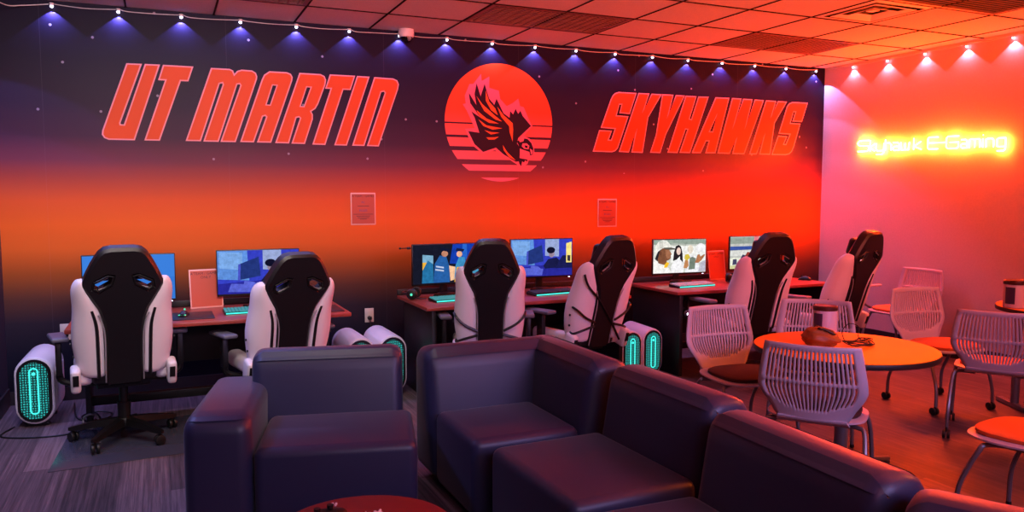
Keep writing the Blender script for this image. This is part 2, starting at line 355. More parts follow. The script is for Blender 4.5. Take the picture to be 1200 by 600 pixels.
HALO=[[(2.679,2.633),(2.685,2.568),(2.759,2.613),(2.758,2.511),(2.853,2.49),(2.866,2.417),(2.931,2.355),(2.989,2.384),(3.048,2.429),(3.066,2.361),(3.104,2.353),(3.16,2.235),(3.192,2.181),(3.122,2.107),(3.108,2.087),(3.17,2.062),(3.207,2.007),(3.214,1.944),(3.179,1.895),(3.154,1.863),(3.144,1.831),(3.073,1.791),(3.03,1.826),(2.815,1.95),(2.688,1.917),(2.58,1.999),(2.523,2.134),(2.614,2.145),(2.54,2.294),(2.5,2.353),(2.529,2.361),(2.52,2.43),(2.566,2.535),(2.602,2.537)]]
HAWK=[[(2.635,2.545),(2.673,2.43),(2.712,2.543),(2.756,2.414),(2.807,2.36),(2.829,2.418),(2.9,2.287),(2.96,2.25),(2.965,2.313),(2.995,2.283),(3.021,2.334),(3.047,2.288),(3.069,2.32),(3.094,2.271),(3.178,2.183),(3.09,2.106),(3.047,2.066),(3.035,2.018),(3.064,1.98),(3.064,1.917),(3.059,1.854),(3.024,1.848),(2.9,1.913),(2.823,1.974),(2.696,1.932),(2.613,2.0),(2.551,2.115),(2.66,2.104),(2.614,2.237),(2.581,2.293),(2.672,2.239),(2.573,2.364),(2.559,2.455),(2.631,2.352),(2.615,2.45)]]
FEA=[[(2.631,2.432),(2.689,2.362),(2.798,2.275),(2.883,2.213),(2.815,2.229),(2.706,2.302)],[(2.723,2.486),(2.756,2.388),(2.815,2.329),(2.841,2.269),(2.773,2.312),(2.723,2.394)],[(2.836,2.346),(2.9,2.271),(2.99,2.202),(2.995,2.143),(2.99,2.033),(2.96,2.118),(2.955,2.172),(2.875,2.255)],[(2.631,2.306),(2.731,2.234),(2.852,2.192),(2.756,2.196),(2.672,2.239)],[(2.651,2.223),(2.731,2.172),(2.886,2.151),(2.789,2.136),(2.697,2.166)],[(2.707,2.13),(2.773,2.113),(2.859,2.11),(2.772,2.092)],[(2.724,2.064),(2.798,2.066),(2.852,2.073),(2.806,2.046),(2.75,2.045)],[(2.891,1.999),(2.934,1.938),(3.021,1.861),(2.951,1.891),(2.9,1.952)]]
HEAD=[[(3.035,2.034),(3.073,2.07),(3.143,2.061),(3.182,2.025),(3.203,1.975),(3.196,1.92),(3.17,1.908),(3.161,1.943),(3.108,1.957),(3.064,1.972)]]
FACE=[[(3.045,2.058),(3.073,2.074),(3.108,2.064),(3.099,2.039),(3.064,2.029)],[(3.091,2.02),(3.134,2.021),(3.161,1.998),(3.152,1.966),(3.108,1.97),(3.082,1.991)],[(3.164,1.974),(3.193,1.959),(3.193,1.927),(3.175,1.919),(3.172,1.951)]]
PUPIL=[[(3.112,2.002),(3.143,1.998),(3.14,1.977),(3.117,1.98)]]
TALON=[[(3.047,1.885),(3.091,1.878),(3.143,1.871),(3.14,1.85),(3.117,1.863),(3.108,1.843),(3.087,1.853),(3.077,1.807),(3.059,1.83),(3.052,1.854)]]
# ------------------------------------------------------------------ the room
YB = -1.2     # the room is built from a little behind the camera to the mural
def slab(name, size, loc, m):
    bm = bm_new(); box(bm, size, T(*loc)); return struct(name, bm, m)
slab('floor', (2.75+.06-XL+.0, D-YB+.1, .1), ((2.75+XL-.06)/2, (D+YB)/2+.05, -.05), M['carpet'])
fp = slab('floor_2', (XR-2.75+.06, D-YB+.1, .1), ((2.75+XR+.06)/2, (D+YB)/2+.05, -.05), M['vinyl'])
slab('wall_back', (XR-XL+.2, .1, HC+.1), ((XR+XL)/2, D+.05, (HC+.1)/2), M['mural'])
bpy.data.objects['wall_back'].location  # object origin at the world origin, so the print runs by true height
slab('wall_right', (.1, D-YB, HC+.1), (XR+.05, (D+YB)/2, (HC+.1)/2), M['wallpaint'])
slab('wall_left', (.1, D-YB, HC+.1), (XL-.05, (D+YB)/2, (HC+.1)/2), M['wallnavy'])
bm = bm_new(); box(bm, (XR-XL-.02, .012, .1), T((XR+XL)/2, D-.006, .05)); struct('baseboard_back', bm, M['base'])
bm = bm_new(); box(bm, (.012, D-YB-.02, .13), T(XR-.006, (D+YB)/2-.01, .065)); struct('baseboard_right', bm, M['base'])
bm = bm_new(); box(bm, (.012, D-YB-.02, .13), T(XL+.006, (D+YB)/2-.01, .065)); struct('baseboard_left', bm, M['base'])
# ceiling : tiles with narrow joints, their shadow painted as dark bars
TX, TY = .617, .63
xs = [5.98+TX*k for k in range(-12, 2)]; ys = [6.05-TY*k for k in range(0, 12)]
xs = [x for x in xs if XL < x < XR]; ys = [y for y in ys if y > YB]
bm = bm_new(); box(bm, (XR-XL+.2, D-YB+.1, .06), T((XR+XL)/2, (D+YB)/2+.05, HC+.085)); struct('ceiling', bm, M['tbar_shade'])
bm = bm_new()
ex = [XL]+xs+[XR]; ey = [YB]+sorted(ys)+[D]; g = .006
OPEN = []    # ceiling openings (x0, x1, y0, y1)
GR = [(-.19, 1.045, 5.42, 6.05), (2.278, 3.512, 5.42, 6.05), (4.746, 5.98, 5.42, 6.05), (4.746, 5.98, 3.53, 4.16), (4.746, 5.363, 4.16, 4.79)]
for i in range(len(ex)-1):
    for j in range(len(ey)-1):
        cx, cy_ = (ex[i]+ex[i+1])/2, (ey[j]+ey[j+1])/2
        if any(a < cx < b and c < cy_ < d for a, b, c, d in GR): continue
        w, h = ex[i+1]-ex[i]-2*g, ey[j+1]-ey[j]-2*g
        if w < .03 or h < .03: continue
        box(bm, (w, h, .012), T(cx, cy_, HC+.008), .004, 1)
ct = obj('tiles', bm, M['tile'], bpy.data.objects['ceiling'], False)
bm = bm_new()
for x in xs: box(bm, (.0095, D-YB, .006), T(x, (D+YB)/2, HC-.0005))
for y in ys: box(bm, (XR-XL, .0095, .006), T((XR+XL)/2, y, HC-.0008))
obj('shaded_grid_bars', bm, M['tbar_shade'], bpy.data.objects['ceiling'], False)
bm = bm_new(); box(bm, (.02, D-YB-.05, .022), T(XR-.011, (D+YB)/2-.03, HC-.010)); struct('trim_1', bm, M['tile'])
# return-air grilles
GL = ['perforated ceiling grille at the left end, cut off by the top of the picture', 'perforated ceiling grille above the left edge of the round hawk emblem', 'perforated ceiling grille above the right-hand mural word, beside the end wall', 'slatted ceiling grille in the top right corner past the square air diffuser']
for (a, b, c, d), lab in zip(GR[:4], GL):
    t = thing('ceiling_grille', lab, 'vent', ((a+b)/2, (c+d)/2, HC), group='ceiling grilles')
    w, h = b-a-.02, d-c-.02
    bm = bm_new(); box(bm, (w, h, .004), T(0, 0, .024)); obj('backing', bm, M['tdark'], t, False)
    bm = bm_new()
    for s in (-1, 1):
        box(bm, (w, .03, .014), T(0, s*(h/2-.015), .004)); box(bm, (.03, h-.06, .014), T(s*(w/2-.015), 0, .004))
    obj('frame', bm, M['tgrey'], t, False)
    bm = bm_new(); n = 13
    for k in range(n): box(bm, (w-.06, .020, .006), T(0, -h/2+.03+(h-.06)*(k+.5)/n, .004, R(18)))
    obj('slats', bm, M['tgrey'], t, False)
    if lab == GL[3]: continue
    bm = bm_new()
    for k in range(16): box(bm, (.012, h-.06, .005), T(-w/2+.03+(w-.06)*(k+.5)/16, 0, .0005))
    obj('cross_bars', bm, M['tgrey'], t, False)
# square four-way diffuser
a, b, c, d = GR[4]
t = thing('air_diffuser', 'square four-way air diffuser in the ceiling, its louvres lit yellow by the neon', 'vent', ((a+b)/2, (c+d)/2, HC))
w = b-a-.02
bm = bm_new(); box(bm, (w, d-c-.02, .004), T(0,0,.050)); obj('backing', bm, M['tdark'], t, False)
def ring(bm, r1, z1, r2, z2, th=.004):
    for k in range(4):
        q = Matrix.Rotation(k*PI/2, 4, 'Z')
        P = [(-r1,-r1,z1),(r1,-r1,z1),(r2,-r2,z2),(-r2,-r2,z2)]
        lo = [bm.verts.new(q@Vector(p)) for p in P]; hi = [bm.verts.new(q@(Vector(p)+Vector((0,0,th)))) for p in P]
        bm.faces.new(lo); bm.faces.new(list(reversed(hi)))
        for i in range(4): bm.faces.new((lo[i], hi[i], hi[(i+1)%4], lo[(i+1)%4]))
bm = bm_new(); ring(bm, w/2, -.001, w/2-.04, -.006); obj('frame', bm, M['paper'], t, False)
for k, (r1, r2) in enumerate(((.215, .165), (.125, .085))):
    bm = bm_new(); ring(bm, r1, -.010, r2, .002); obj('louvre', bm, M['paper'], t, False)
bm = bm_new(); box(bm, (.07,.07,.008), T(0,0,.012), .002); obj('centre_plate', bm, M['paper'], t, False)

# ------------------------------------------------------------------ mural lettering and emblem
def on_wall(y): return lambda u, v: (u, y, v)
def lettering(word, name, label):
    t = thing(name, label, 'lettering', (0, 0, 0))
    for ch, loops in word:
        o_ = obj('letter_outline', fill_bm([grow(loops[0], .003)]+[grow(l, -.001) for l in loops[1:]], D-.0020), M['outline'], None, False)
        f_ = obj('letter', fill_bm([grow(loops[0], -.0075)]+[grow(l, .008) for l in loops[1:]], D-.0036), M['letter'], t, False)
        o_.parent = f_
def fill_bm(loops, y):
    bm = bm_new(); fill(bm, loops, on_wall(y)); return bm
lettering(UTM, 'mural_lettering', 'two slanted orange words with pink outlines on the mural, left of the round emblem')
lettering(SKY, 'mural_lettering', 'one slanted orange word of eight letters on the mural, right of the round emblem')
t = thing('round_emblem', 'round orange sun emblem with a dark swooping hawk, centre of the mural', 'emblem')
cx, cz, cr = 2.865, 2.2, .536
def band(z0, z1, n=40):
    a0, a1 = math.asin(max(-1, min(1, (z0-cz)/cr))), math.asin(max(-1, min(1, (z1-cz)/cr)))
    A = [a0+(a1-a0)*k/n for k in range(n+1)]
    return [(cx+cr*math.cos(a), cz+cr*math.sin(a)) for a in A]+[(cx-cr*math.cos(a), cz+cr*math.sin(a)) for a in reversed(A)]
def dedupe(p):
    q = []
    for a in p:
        if not q or (Vector(a)-Vector(q[-1])).length > 1e-4: q.append(a)
    if (Vector(q[0])-Vector(q[-1])).length < 1e-4: q.pop()
    return q
obj('sun_disc', fill_bm([dedupe(band(2.192, 2.736))], D-.0020), M['disc'], t, False)
for z0, z1 in ((2.080,2.180),(1.978,2.058),(1.863,1.941),(1.761,1.818),(1.664,1.700)):
    obj('sun_stripe', fill_bm([dedupe(band(z0, z1))], D-.0020), M['disc'], t, False)
obj('hawk_halo', fill_bm(HALO, D-.0032), M['halo'], t, False)
hk = obj('hawk', fill_bm(HAWK, D-.0044), M['hawkdark'], t, False)
for p in FEA: obj('feather', fill_bm([p], D-.0056), M['feather'], hk, False)
obj('hawk_head', fill_bm(HEAD, D-.0056), M['hawkdark'], hk, False)
for p in FACE: obj('face_patch', fill_bm([p], D-.0066), M['halo'], hk, False)
obj('eye', fill_bm(PUPIL, D-.0076), M['hawkdark'], hk, False)
obj('talon', fill_bm(TALON, D-.0056), M['hawkdark'], t, False)

# ------------------------------------------------------------------ LED downlights along the wall tops
S_LED = .4311
LEDS = [('m', -.6708+S_LED*k) for k in range(18)]+[('r', D-.4105-S_LED*k) for k in range(11)]+[('l', D-.62-S_LED*k) for k in range(5)]
def spot(parent, loc, energy, col, size=102, blend=.12, rot=(0,0,0)):
    l = bpy.data.lights.new('led_light', 'SPOT'); l.energy = energy; l.color = col; l.spot_size = R(size); l.spot_blend = blend; l.shadow_soft_size = .004
    o = bpy.data.objects.new('led_light', l); COL.objects.link(o); o.parent = parent; o.location = loc; o.rotation_euler = rot
nm = nr = nl = 0
ledproto = None
for w_, q in LEDS:
    if w_ == 'm':
        lab = ORD[nm]+' tiny LED downlight from the left corner, along the top of the mural'; nm += 1
        loc = (q, D-.025, HC-.020); e, c = .95, (.32, .36, .95)
    elif w_ == 'r':
        lab = ORD[nr]+' tiny LED downlight from the corner, along the top of the right wall'; nr += 1
        loc = (XR-.024, q, HC-.022); e, c = .20, (1, .42, .62)
    else:
        lab = ORD[nl]+' tiny LED downlight from the corner, along the top of the left wall'; nl += 1
        loc = (XL+.024, q, HC-.022); e, c = 1.6, (.3, .34, 1)
    if ledproto is None:
        t = thing('led_downlight', lab, 'light', loc, group='LED downlights round the ceiling edge')
        bm = bm_new(); cyl(bm, .012, .015, .018, T(0,0,-.009), 14); obj('housing', bm, M['ledbody'], t)
        bm = bm_new(); sph(bm, .0115, T(0,0,-.0215), 12, 8); obj('lens', bm, M['ledlens'], t)
        ledproto = t
    else: t = dup(ledproto, loc, 0, lab)
    t['_e'] = e
    LEDS_DONE = globals().setdefault('LEDS_DONE', []); LEDS_DONE.append((t, e*LEDK, c))
for t, e, c in LEDS_DONE:
    spot(t, (0, 0, -.034), e, c)
    del t['_e']
# the wire that strings them
bm = bm_new()
for k in range(17):
    x0, x1 = -.6708+S_LED*k+.016, -.6708+S_LED*(k+1)-.016
    tube(bm, [(x0, D-.025, HC-.026), (x0+.05, D-.02, HC-.030-.004*(k%3)), ((x0+x1)/2, D-.016, HC-.036+.003*(k%2)), (x1-.05, D-.02, HC-.029), (x1, D-.025, HC-.026)], .0028, 6, 0, 4)
tag(obj('light_wire', bm, M['whitecable']), 'thin white wire stringing the LED lights along the top of the mural', 'wire')
bm = bm_new(); tube(bm, [(XL+.02, 5.98, HC-.03), (XL+.05, 6.2, HC-.075), (XL+.12, 6.5, HC-.085), (-.85, 6.60, HC-.06), (-.69, D-.028, HC-.03)], .0035, 6, 0, 6)
tag(obj('light_wire', bm, M['whitecable']), 'slack white wire looping across the top left corner of the room', 'wire')
bm = bm_new()
for k in range(10):
    y0, y1 = D-.4105-S_LED*k-.016, D-.4105-S_LED*(k+1)+.016
    tube(bm, [(XR-.024, y0, HC-.026), (XR-.018, (y0+y1)/2, HC-.034), (XR-.024, y1, HC-.026)], .0028, 6, 0, 4)
tag(obj('light_wire', bm, M['whitecable']), 'thin white wire stringing the LED lights along the top of the right wall', 'wire')
# dome camera
t = thing('security_camera', 'small pale dome security camera on the ceiling above the mural', 'camera', (1.955, 6.555, HC))
bm = bm_new(); lathe(bm, [(.064, 0), (.066, -.01), (.066, -.05), (.058, -.066)], 28); obj('housing', bm, M['whiteplastic'], t)
bm = bm_new(); lathe(bm, [(.052, -.062), (.05, -.08), (.04, -.098), (.022, -.110), (.004, -.114)], 24); obj('dome', bm, M['lens'], t)
bm = bm_new(); cyl(bm, .016, .016, .02, T(.012, -.045, -.082, R(65)), 14); obj('lens_ring', bm, M['silver'], t)

# ------------------------------------------------------------------ neon sign
t = thing('neon_sign', 'glowing orange neon script sign on the right-hand wall', 'sign', (XR-.03, 6.11, 2.0))
CAP, XH = .112, .076
def arcs(s0, s1, strokes):
    w = s1-s0; return [[(s0+u*w, h) for u, h in st] for st in strokes]
c, x = CAP, XH
GLY = [(-.028,.118,[[(1,c),(.18,c),(0,c*.85),(0,c*.66),(.18,c*.52),(.82,c*.52),(1,c*.38),(1,c*.16),(.82,0),(0,0)]]),
 (.130,.187,[[(0,0),(0,c)],[(1,x),(.05,x*.45),(1,0)]]),
 (.205,.300,[[(0,x),(0,x*.2),(.2,0),(1,0)],[(1,x),(1,-.02),(.8,-.036),(.05,-.036)]]),
 (.318,.388,[[(0,0),(0,c)],[(0,x),(.75,x),(1,x*.8),(1,0)]]),
 (.410,.484,[[(.05,x),(.75,x),(1,x*.8),(1,0),(.2,0),(0,x*.15),(0,x*.35),(.2,x*.5),(1,x*.5)]]),
 (.502,.600,[[(0,x),(.1,0),(.42,0),(.5,x*.9),(.58,0),(.9,0),(1,x)]]),
 (.650,.737,[[(0,0),(0,c)],[(.9,x),(.05,x*.45),(1,0)]]),
 (.805,.914,[[(1,c),(.12,c),(0,c*.9),(0,c*.1),(.12,0),(1,0)]]),
 (.815,.985,[[(0,c*.52),(1,c*.52)]]),
 (1.001,1.125,[[(1,c),(.14,c),(0,c*.88),(0,c*.12),(.14,0),(.86,0),(1,c*.12),(1,c*.5),(.3,c*.5)]]),
 (1.150,1.212,[[(.05,x),(.75,x),(1,x*.8),(1,0),(.2,0),(0,x*.15),(0,x*.35),(.2,x*.5),(1,x*.5)]]),
 (1.234,1.335,[[(0,0),(0,x)],[(0,x*.85),(.1,x),(.4,x),(.5,x*.85),(.5,0)],[(.5,x*.85),(.6,x),(.9,x),(1,x*.85),(1,0)]]),
 (1.362,1.366,[[(0,0),(0,x)],[(0,c*.96),(.5,c)]]),
 (1.392,1.462,[[(0,0),(0,x)],[(0,x*.85),(.2,x),(.8,x),(1,x*.8),(1,0)]]),
 (1.492,1.570,[[(1,x),(.2,x),(0,x*.85),(0,x*.15),(.2,0),(1,0)],[(1,x),(1,-.022),(.8,-.036),(.05,-.036)]])]
for s0, s1, st in GLY:
    bm = bm_new()
    for line in arcs(s0, s1, st):
        tube(bm, [(0, -s, h-.022*s) for s, h in line], .0052, 8)
    obj('neon_letter', bm, M['tubeneon'], t)
bm = bm_new()
for s in (.06, .36, .66, .86, 1.06, 1.29, 1.53): cyl(bm, .004, .004, .022, T(.017, -s, .0-.022*s, 0, R(90)), 8)
obj('standoffs', bm, M['steel'], t)
# ------------------------------------------------------------------ desks
def desk(x0, x1, label, pd=.72):
    y0, y1, z = 5.36, 6.14, .73
    w = x1-x0; t = thing('gaming_desk', label, 'desk', ((x0+x1)/2, (y0+y1)/2, 0), group='gaming desks along the mural')
    dp = y1-y0
    bm = bm_new(); box(bm, (w, dp, .028), T(0,0,z-.014), .006); obj('desk_top', bm, M['desk_top'], t)
    for s in (-1, 1):
        bm = bm_new(); box(bm, (.035, pd, z-.030), T(s*(w/2-.07), dp/2-.02-pd/2, (z-.030)/2), .004); obj('side_panel', bm, M['desk_black'], t)
    bm = bm_new(); box(bm, (w-.15, .02, .34), T(0, dp/2-.12, z-.03-.18), .003); obj('modesty_panel', bm, M['desk_black'], t)
    bm = bm_new(); box(bm, (w, .025, .045), T(0, dp/2-.012, z+.024), .004); obj('rear_rail', bm, M['desk_black'], t)
    bm = bm_new(); box(bm, (w-.16, .03, .05), T(0, .10, z-.06), .003); obj('cross_beam', bm, M['desk_black'], t)
    bm = bm_new(); box(bm, (w-.15, .06, .06), T(0, dp/2-.14, .13), .004); obj('foot_rail', bm, M['desk_black'], t)
    return t
desk(-.555, 1.185, 'black gaming desk with red-brown top at the left end of the mural', .22)
desk(1.73, 3.47, 'black gaming desk with red-brown top below the round emblem')
desk(3.925, 5.665, 'black gaming desk with red-brown top nearest the right-hand wall')
DZ = .7305
# ------------------------------------------------------------------ monitors
def picture(kind):
    # flat colour pieces of what the screen shows, in screen units (0..1, 0..1): (colour, [points])
    def ell(cx, cy, rx, ry, n=14): return [(cx+rx*math.cos(2*PI*k/n), cy+ry*math.sin(2*PI*k/n)) for k in range(n)]
    if kind == 'blue': return (52,120,214), [((60,128,222), [(0,.5),(1,.5),(1,1),(0,1)])]
    if kind == 'man':
        return (52,62,190), [((92,140,215), [(0,.35),(.38,.3),(.36,1),(0,1)]), ((120,165,225), [(.02,.6),(.3,.55),(.3,.95),(.02,.98)]), ((40,40,150), [(0,0),(1,0),(1,.22),(.55,.3),(0,.24)]), ((86,96,205), [(.12,.05),(.5,.02),(.52,.2),(.16,.24)]), ((150,165,210), [(.55,.55),(.78,.52),(.78,1),(.55,1)]),
         ((34,52,120), [(.27,.32),(.52,.40),(.50,.85),(.28,.70)]), ((70,80,190), [(.24,.30),(.27,.32),(.28,.70),(.25,.68)]), ((90,100,210), [(.30,.12),(.48,.2),(.44,.26),(.32,.3)]), ((24,26,70), [(.52,.28),(.60,.46),(.74,.50),(.84,.32),(.80,.22),(.55,.2)]),
         ((26,28,80), [(.72,.2),(1,.2),(1,.55),(.84,.55),(.78,.4)]), ((150,130,150), ell(.655,.60,.05,.10)), ((16,16,40), ell(.645,.70,.07,.09)), ((250,225,130), [(.9,.35),(.99,.35),(.99,.92),(.9,.88)]), ((60,50,60), [(.92,.4),(.97,.38),(.97,.55),(.92,.55)])]
    if kind == 'grads':
        return (22,24,40), [((20,60,170), [(.55,.5),(1,.45),(1,1),(.6,1)]), ((40,100,200), [(.75,.6),(.82,.6),(.82,1),(.75,1)]), ((120,170,200), [(.14,.2),(.3,.25),(.3,.72),(.14,.75)]), ((240,180,60), [(.14,.3),(.24,.35),(.2,.55),(.14,.55)]), ((36,110,160), [(.13,.02),(.3,.02),(.3,.5),(.22,.6),(.14,.35)]),
         ((38,92,160), [(.3,.02),(.55,.02),(.56,.35),(.5,.68),(.4,.72),(.32,.5)]), ((190,200,225), [(.34,.42),(.46,.38),(.46,.42),(.34,.46)]), ((190,200,225), [(.33,.34),(.46,.30),(.46,.34),(.33,.38)]), ((190,130,105), ell(.475,.76,.05,.08)), ((16,22,50), [(.40,.86),(.54,.80),(.56,.86),(.44,.93)]),
         ((240,190,150), [(.54,.45),(.66,.4),(.66,.1),(.56,.05)]), ((60,140,190), [(.62,.1),(.76,.05),(.82,.4),(.78,.65),(.7,.68),(.64,.45)]), ((240,180,50), [(.62,.02),(.7,.02),(.72,.4),(.66,.4)]), ((230,170,140), ell(.70,.74,.045,.08)), ((20,30,70), [(.64,.82),(.76,.80),(.78,.86),(.66,.90)]), ((70,150,190), [(.84,.1),(1,.1),(1,.45),(.88,.5)])]
    if kind == 'crowd':
        return (206,208,198), [((150,162,150), [(0,.86),(1,.84),(1,1),(0,1)]), ((238,238,234), [(.32,.3),(1,.3),(1,.8),(.34,.80)]), ((176,182,172), [(.36,.84),(.62,.82),(.62,.86),(.36,.90)]), ((46,40,44), [(.03,.44),(.10,.72),(.16,.72),(.14,.5),(.08,.36)]),
         ((128,80,56), [(.08,.42),(.12,.66),(.17,.76),(.29,.74),(.31,.66),(.345,.57),(.325,.53),(.33,.46),(.30,.40),(.25,.37),(.24,.22),(.10,.24)]), ((164,108,78), [(.22,.70),(.30,.70),(.31,.64),(.335,.57),(.31,.53),(.315,.46),(.27,.42),(.23,.54)]), ((108,64,46), ell(.135,.60,.02,.06)),
         ((234,232,222), [(.02,.52),(.03,.80),(.09,.95),(.17,1),(.26,.96),(.31,.86),(.33,.76),(.17,.75),(.09,.66)]), ((92,88,80), [(.19,.77),(.33,.77),(.40,.74),(.41,.70),(.31,.70),(.2,.73)]), ((210,208,198), [(.09,.95),(.17,1),(.18,.76),(.13,.74)]),
         ((244,241,236), [(0,0),(.34,0),(.30,.14),(.22,.24),(.10,.30),(.03,.42),(0,.46)]), ((246,192,44), [(.20,.16),(.26,.17),(.30,.30),(.25,.34),(.21,.25)]), ((40,32,38), [(.37,.36),(.385,.62),(.42,.80),(.475,.84),(.52,.78),(.55,.58),(.56,.30),(.51,.28),(.50,.5),(.44,.4)]),
         ((230,200,188), ell(.475,.65,.042,.115)), ((240,238,240), [(.32,.0),(.57,.0),(.58,.26),(.52,.38),(.47,.42),(.40,.36),(.34,.24)]), ((226,214,196), ell(.70,.70,.055,.13)), ((234,234,238), [(.60,.0),(.62,.3),(.68,.5),(.76,.5),(.86,.3),(.88,0)]), ((208,184,66), [(.585,.42),(.64,.34),(.70,.46),(.66,.56),(.60,.54)]),
         ((118,132,118), [(.67,.08),(.79,.10),(.81,.42),(.74,.47),(.69,.44)]), ((192,132,86), [(.57,.14),(.63,.12),(.67,.2),(.66,.36),(.60,.38)]), ((176,114,76), [(.79,.28),(.86,.28),(.92,.36),(.99,.52),(.97,.54),(.90,.47),(.88,.54),(.84,.53),(.82,.42)]), ((238,236,238), ell(.9,.74,.085,.14)), ((188,184,200), [(.86,.02),(1,.02),(1,.36),(.9,.30)])]
    if kind == 'gym':
        return (196,196,190), [((150,160,150), [(0,.78),(1,.78),(1,.98),(0,.98)]), ((60,84,160), [(0,.58),(1,.6),(1,.70),(0,.70)]), ((220,220,215), [(0,.4),(1,.4),(1,.56),(0,.56)]), ((230,232,215), [(0,0),(1,0),(1,.38),(0,.34)]), ((205,205,150), [(0,.0),(.3,.0),(.3,.12),(0,.1)]), ((60,60,90), [(.18,.2),(.3,.22),(.36,.4),(.26,.44)]), ((150,60,50), [(.3,.34),(.4,.32),(.44,.5),(.36,.52)]), ((70,70,100), [(.05,.12),(.14,.14),(.14,.3),(.06,.3)]), ((235,120,130), [(.5,.86),(.6,.86),(.6,1),(.5,1)])]
PICM = {}
def pic_mat(c, k=1.0):
    if c not in PICM:
        m = PICM[c] = emat('screen_light', c, k); nt = m.node_tree; e = nt.nodes['Emission']
        tc = nt.nodes.new('ShaderNodeTexCoord'); n = nt.nodes.new('ShaderNodeTexNoise'); n.inputs['Scale'].default_value = 26; n.inputs['Detail'].default_value = 5; n.inputs['Roughness'].default_value = .75
        nt.links.new(tc.outputs['Object'], n.inputs['Vector'])
        nt.links.new(math_n(nt, 'ADD', math_n(nt, 'MULTIPLY', n.outputs['Fac'], 1.5 if c[2] < 250 and c != (52,120,214) and c != (60,128,222) else .0), .3 if c != (52,120,214) and c != (60,128,222) else 1.0), e.inputs['Strength'])
    return PICM[c]
def monitor(cx, ztop, w, kind, label, rz=0, y=5.98, stand=True):
    h = w*.575; zc = ztop-h/2
    t = thing('monitor', label, 'monitor', (cx, y, DZ), rz, group='desktop monitors')
    zc -= DZ
    bm = bm_new(); box(bm, (w, .022, h), T(0, .012, zc), .004); box(bm, (w*.6, .03, h*.55), T(0, .034, zc), .012); obj('casing', bm, M['blackplastic'], t)
    bg, pieces = picture(kind)
    cols = [bg]+[c for c, _ in pieces]; uniq = list(dict.fromkeys(cols))
    sw, sh = w-.014, h-.022; x0, z0 = -sw/2, zc-sh/2+.004
    bm = bm_new()
    fill(bm, [[(0,0),(1,0),(1,1),(0,1)]], lambda u, v: (x0+u*sw, -.0006, z0+v*sh), 0)
    for i, (c, p) in enumerate(pieces):
        fill(bm, [p], lambda u, v, i=i: (x0+u*sw, -.0009-.00012*i, z0+v*sh), uniq.index(c))
    obj('screen', bm, [pic_mat(c) for c in uniq], t, False)
    bm = bm_new(); zb = zc-h/2
    prism(bm, [(-.032, .02), (.032, .02), (.026, zb+.08), (-.026, zb+.08)], 'y', .05, .072, 0, .004)
    obj('stand_neck', bm, M['blackplastic'], t)
    bm = bm_new(); prism(bm, [(-.12,-.02),(-.03,.10),(.03,.10),(.12,-.02),(.09,-.07),(-.09,-.07)], 'z', .001, .016, 0, .004); obj('stand_base', bm, M['blackplastic'], t)
    bm = bm_new(); box(bm, (.012,.006,.004), T(w/2-.03, .008, zb-.001)); obj('power_light', bm, M['ledlens'], t)
    return t
monitor(-.21, 1.135, .585, 'blue', 'monitor with a plain blue screen at the left end of the left desk')
monitor(.645, 1.145, .585, 'man', 'monitor showing a blue picture behind the second gaming chair from the left', R(-1))
monitor(2.10, 1.15, .585, 'grads', 'monitor showing two graduates in blue robes on the middle desk', R(3))
monitor(2.965, 1.17, .585, 'man', 'monitor showing a blue picture at the right of the middle desk', R(-2))
monitor(4.395, 1.135, .575, 'crowd', 'monitor showing a man in a cap among pale figures on the right desk', R(-4))
monitor(5.27, 1.145, .575, 'gym', 'monitor with a sports hall picture, half hidden behind a gaming chair', R(-2))

# ------------------------------------------------------------------ keyboards, pads, mice, headsets, stands
def keyboard(x, y, rz, kind, label):
    t = thing('keyboard', label, 'keyboard', (x, y, DZ), rz, group='keyboards on the gaming desks')
    bm = bm_new(); prism(bm, [(-.07,.001),(.07,.001),(.07,.026),(-.07,.014)], 'x', -.21, .21, 0, .004); obj('base', bm, M['blackplastic'], t)
    bm = bm_new()
    for r in range(6):
        for k in range(18):
            if r == 0 and 4 <= k <= 9: continue
            yy = -.056+r*.0215; box(bm, (.0185,.0175,.009), T(-.195+k*.0229, yy, .0205+.0016*r, R(5)), .002, 1)
        if r == 0: box(bm, (.13,.0175,.009), T(-.195+6.5*.0229, -.056, .0205, R(5)), .002, 1)
    obj('keycaps', bm, M[kind], t)
    bm = bm_new(); box(bm, (.40,.003,.008), T(0,-.0722,.0085)); obj('light_strip', bm, M['teal'], t, False)
    return t
keyboard(.58, 5.66, R(2), 'tealkey', 'teal-lit keyboard beside the second gaming chair on the left desk')
keyboard(2.07, 5.66, R(6), 'tealkey', 'teal-lit keyboard in front of the graduates monitor')
keyboard(2.92, 5.70, R(8), 'darkkey', 'dark keyboard in front of the right monitor of the middle desk')
keyboard(4.30, 5.66, R(4), 'palekey', 'pale-keyed keyboard with teal edge in front of the capped man monitor')
def mousepad(x, y, w, label):
    bm = bm_new(); box(bm, (w, .34, .004), T(0,0,.0025), .0015); o = obj('mouse_pad', bm, M['black'], loc=(x, y, DZ)); tag(o, label, 'mouse pad', 'black mouse pads')
mousepad(.17, 5.63, .27, 'black mouse pad in front of the desk sign on the left desk')
mousepad(1.02, 5.60, .27, 'black mouse pad at the right end of the left desk')
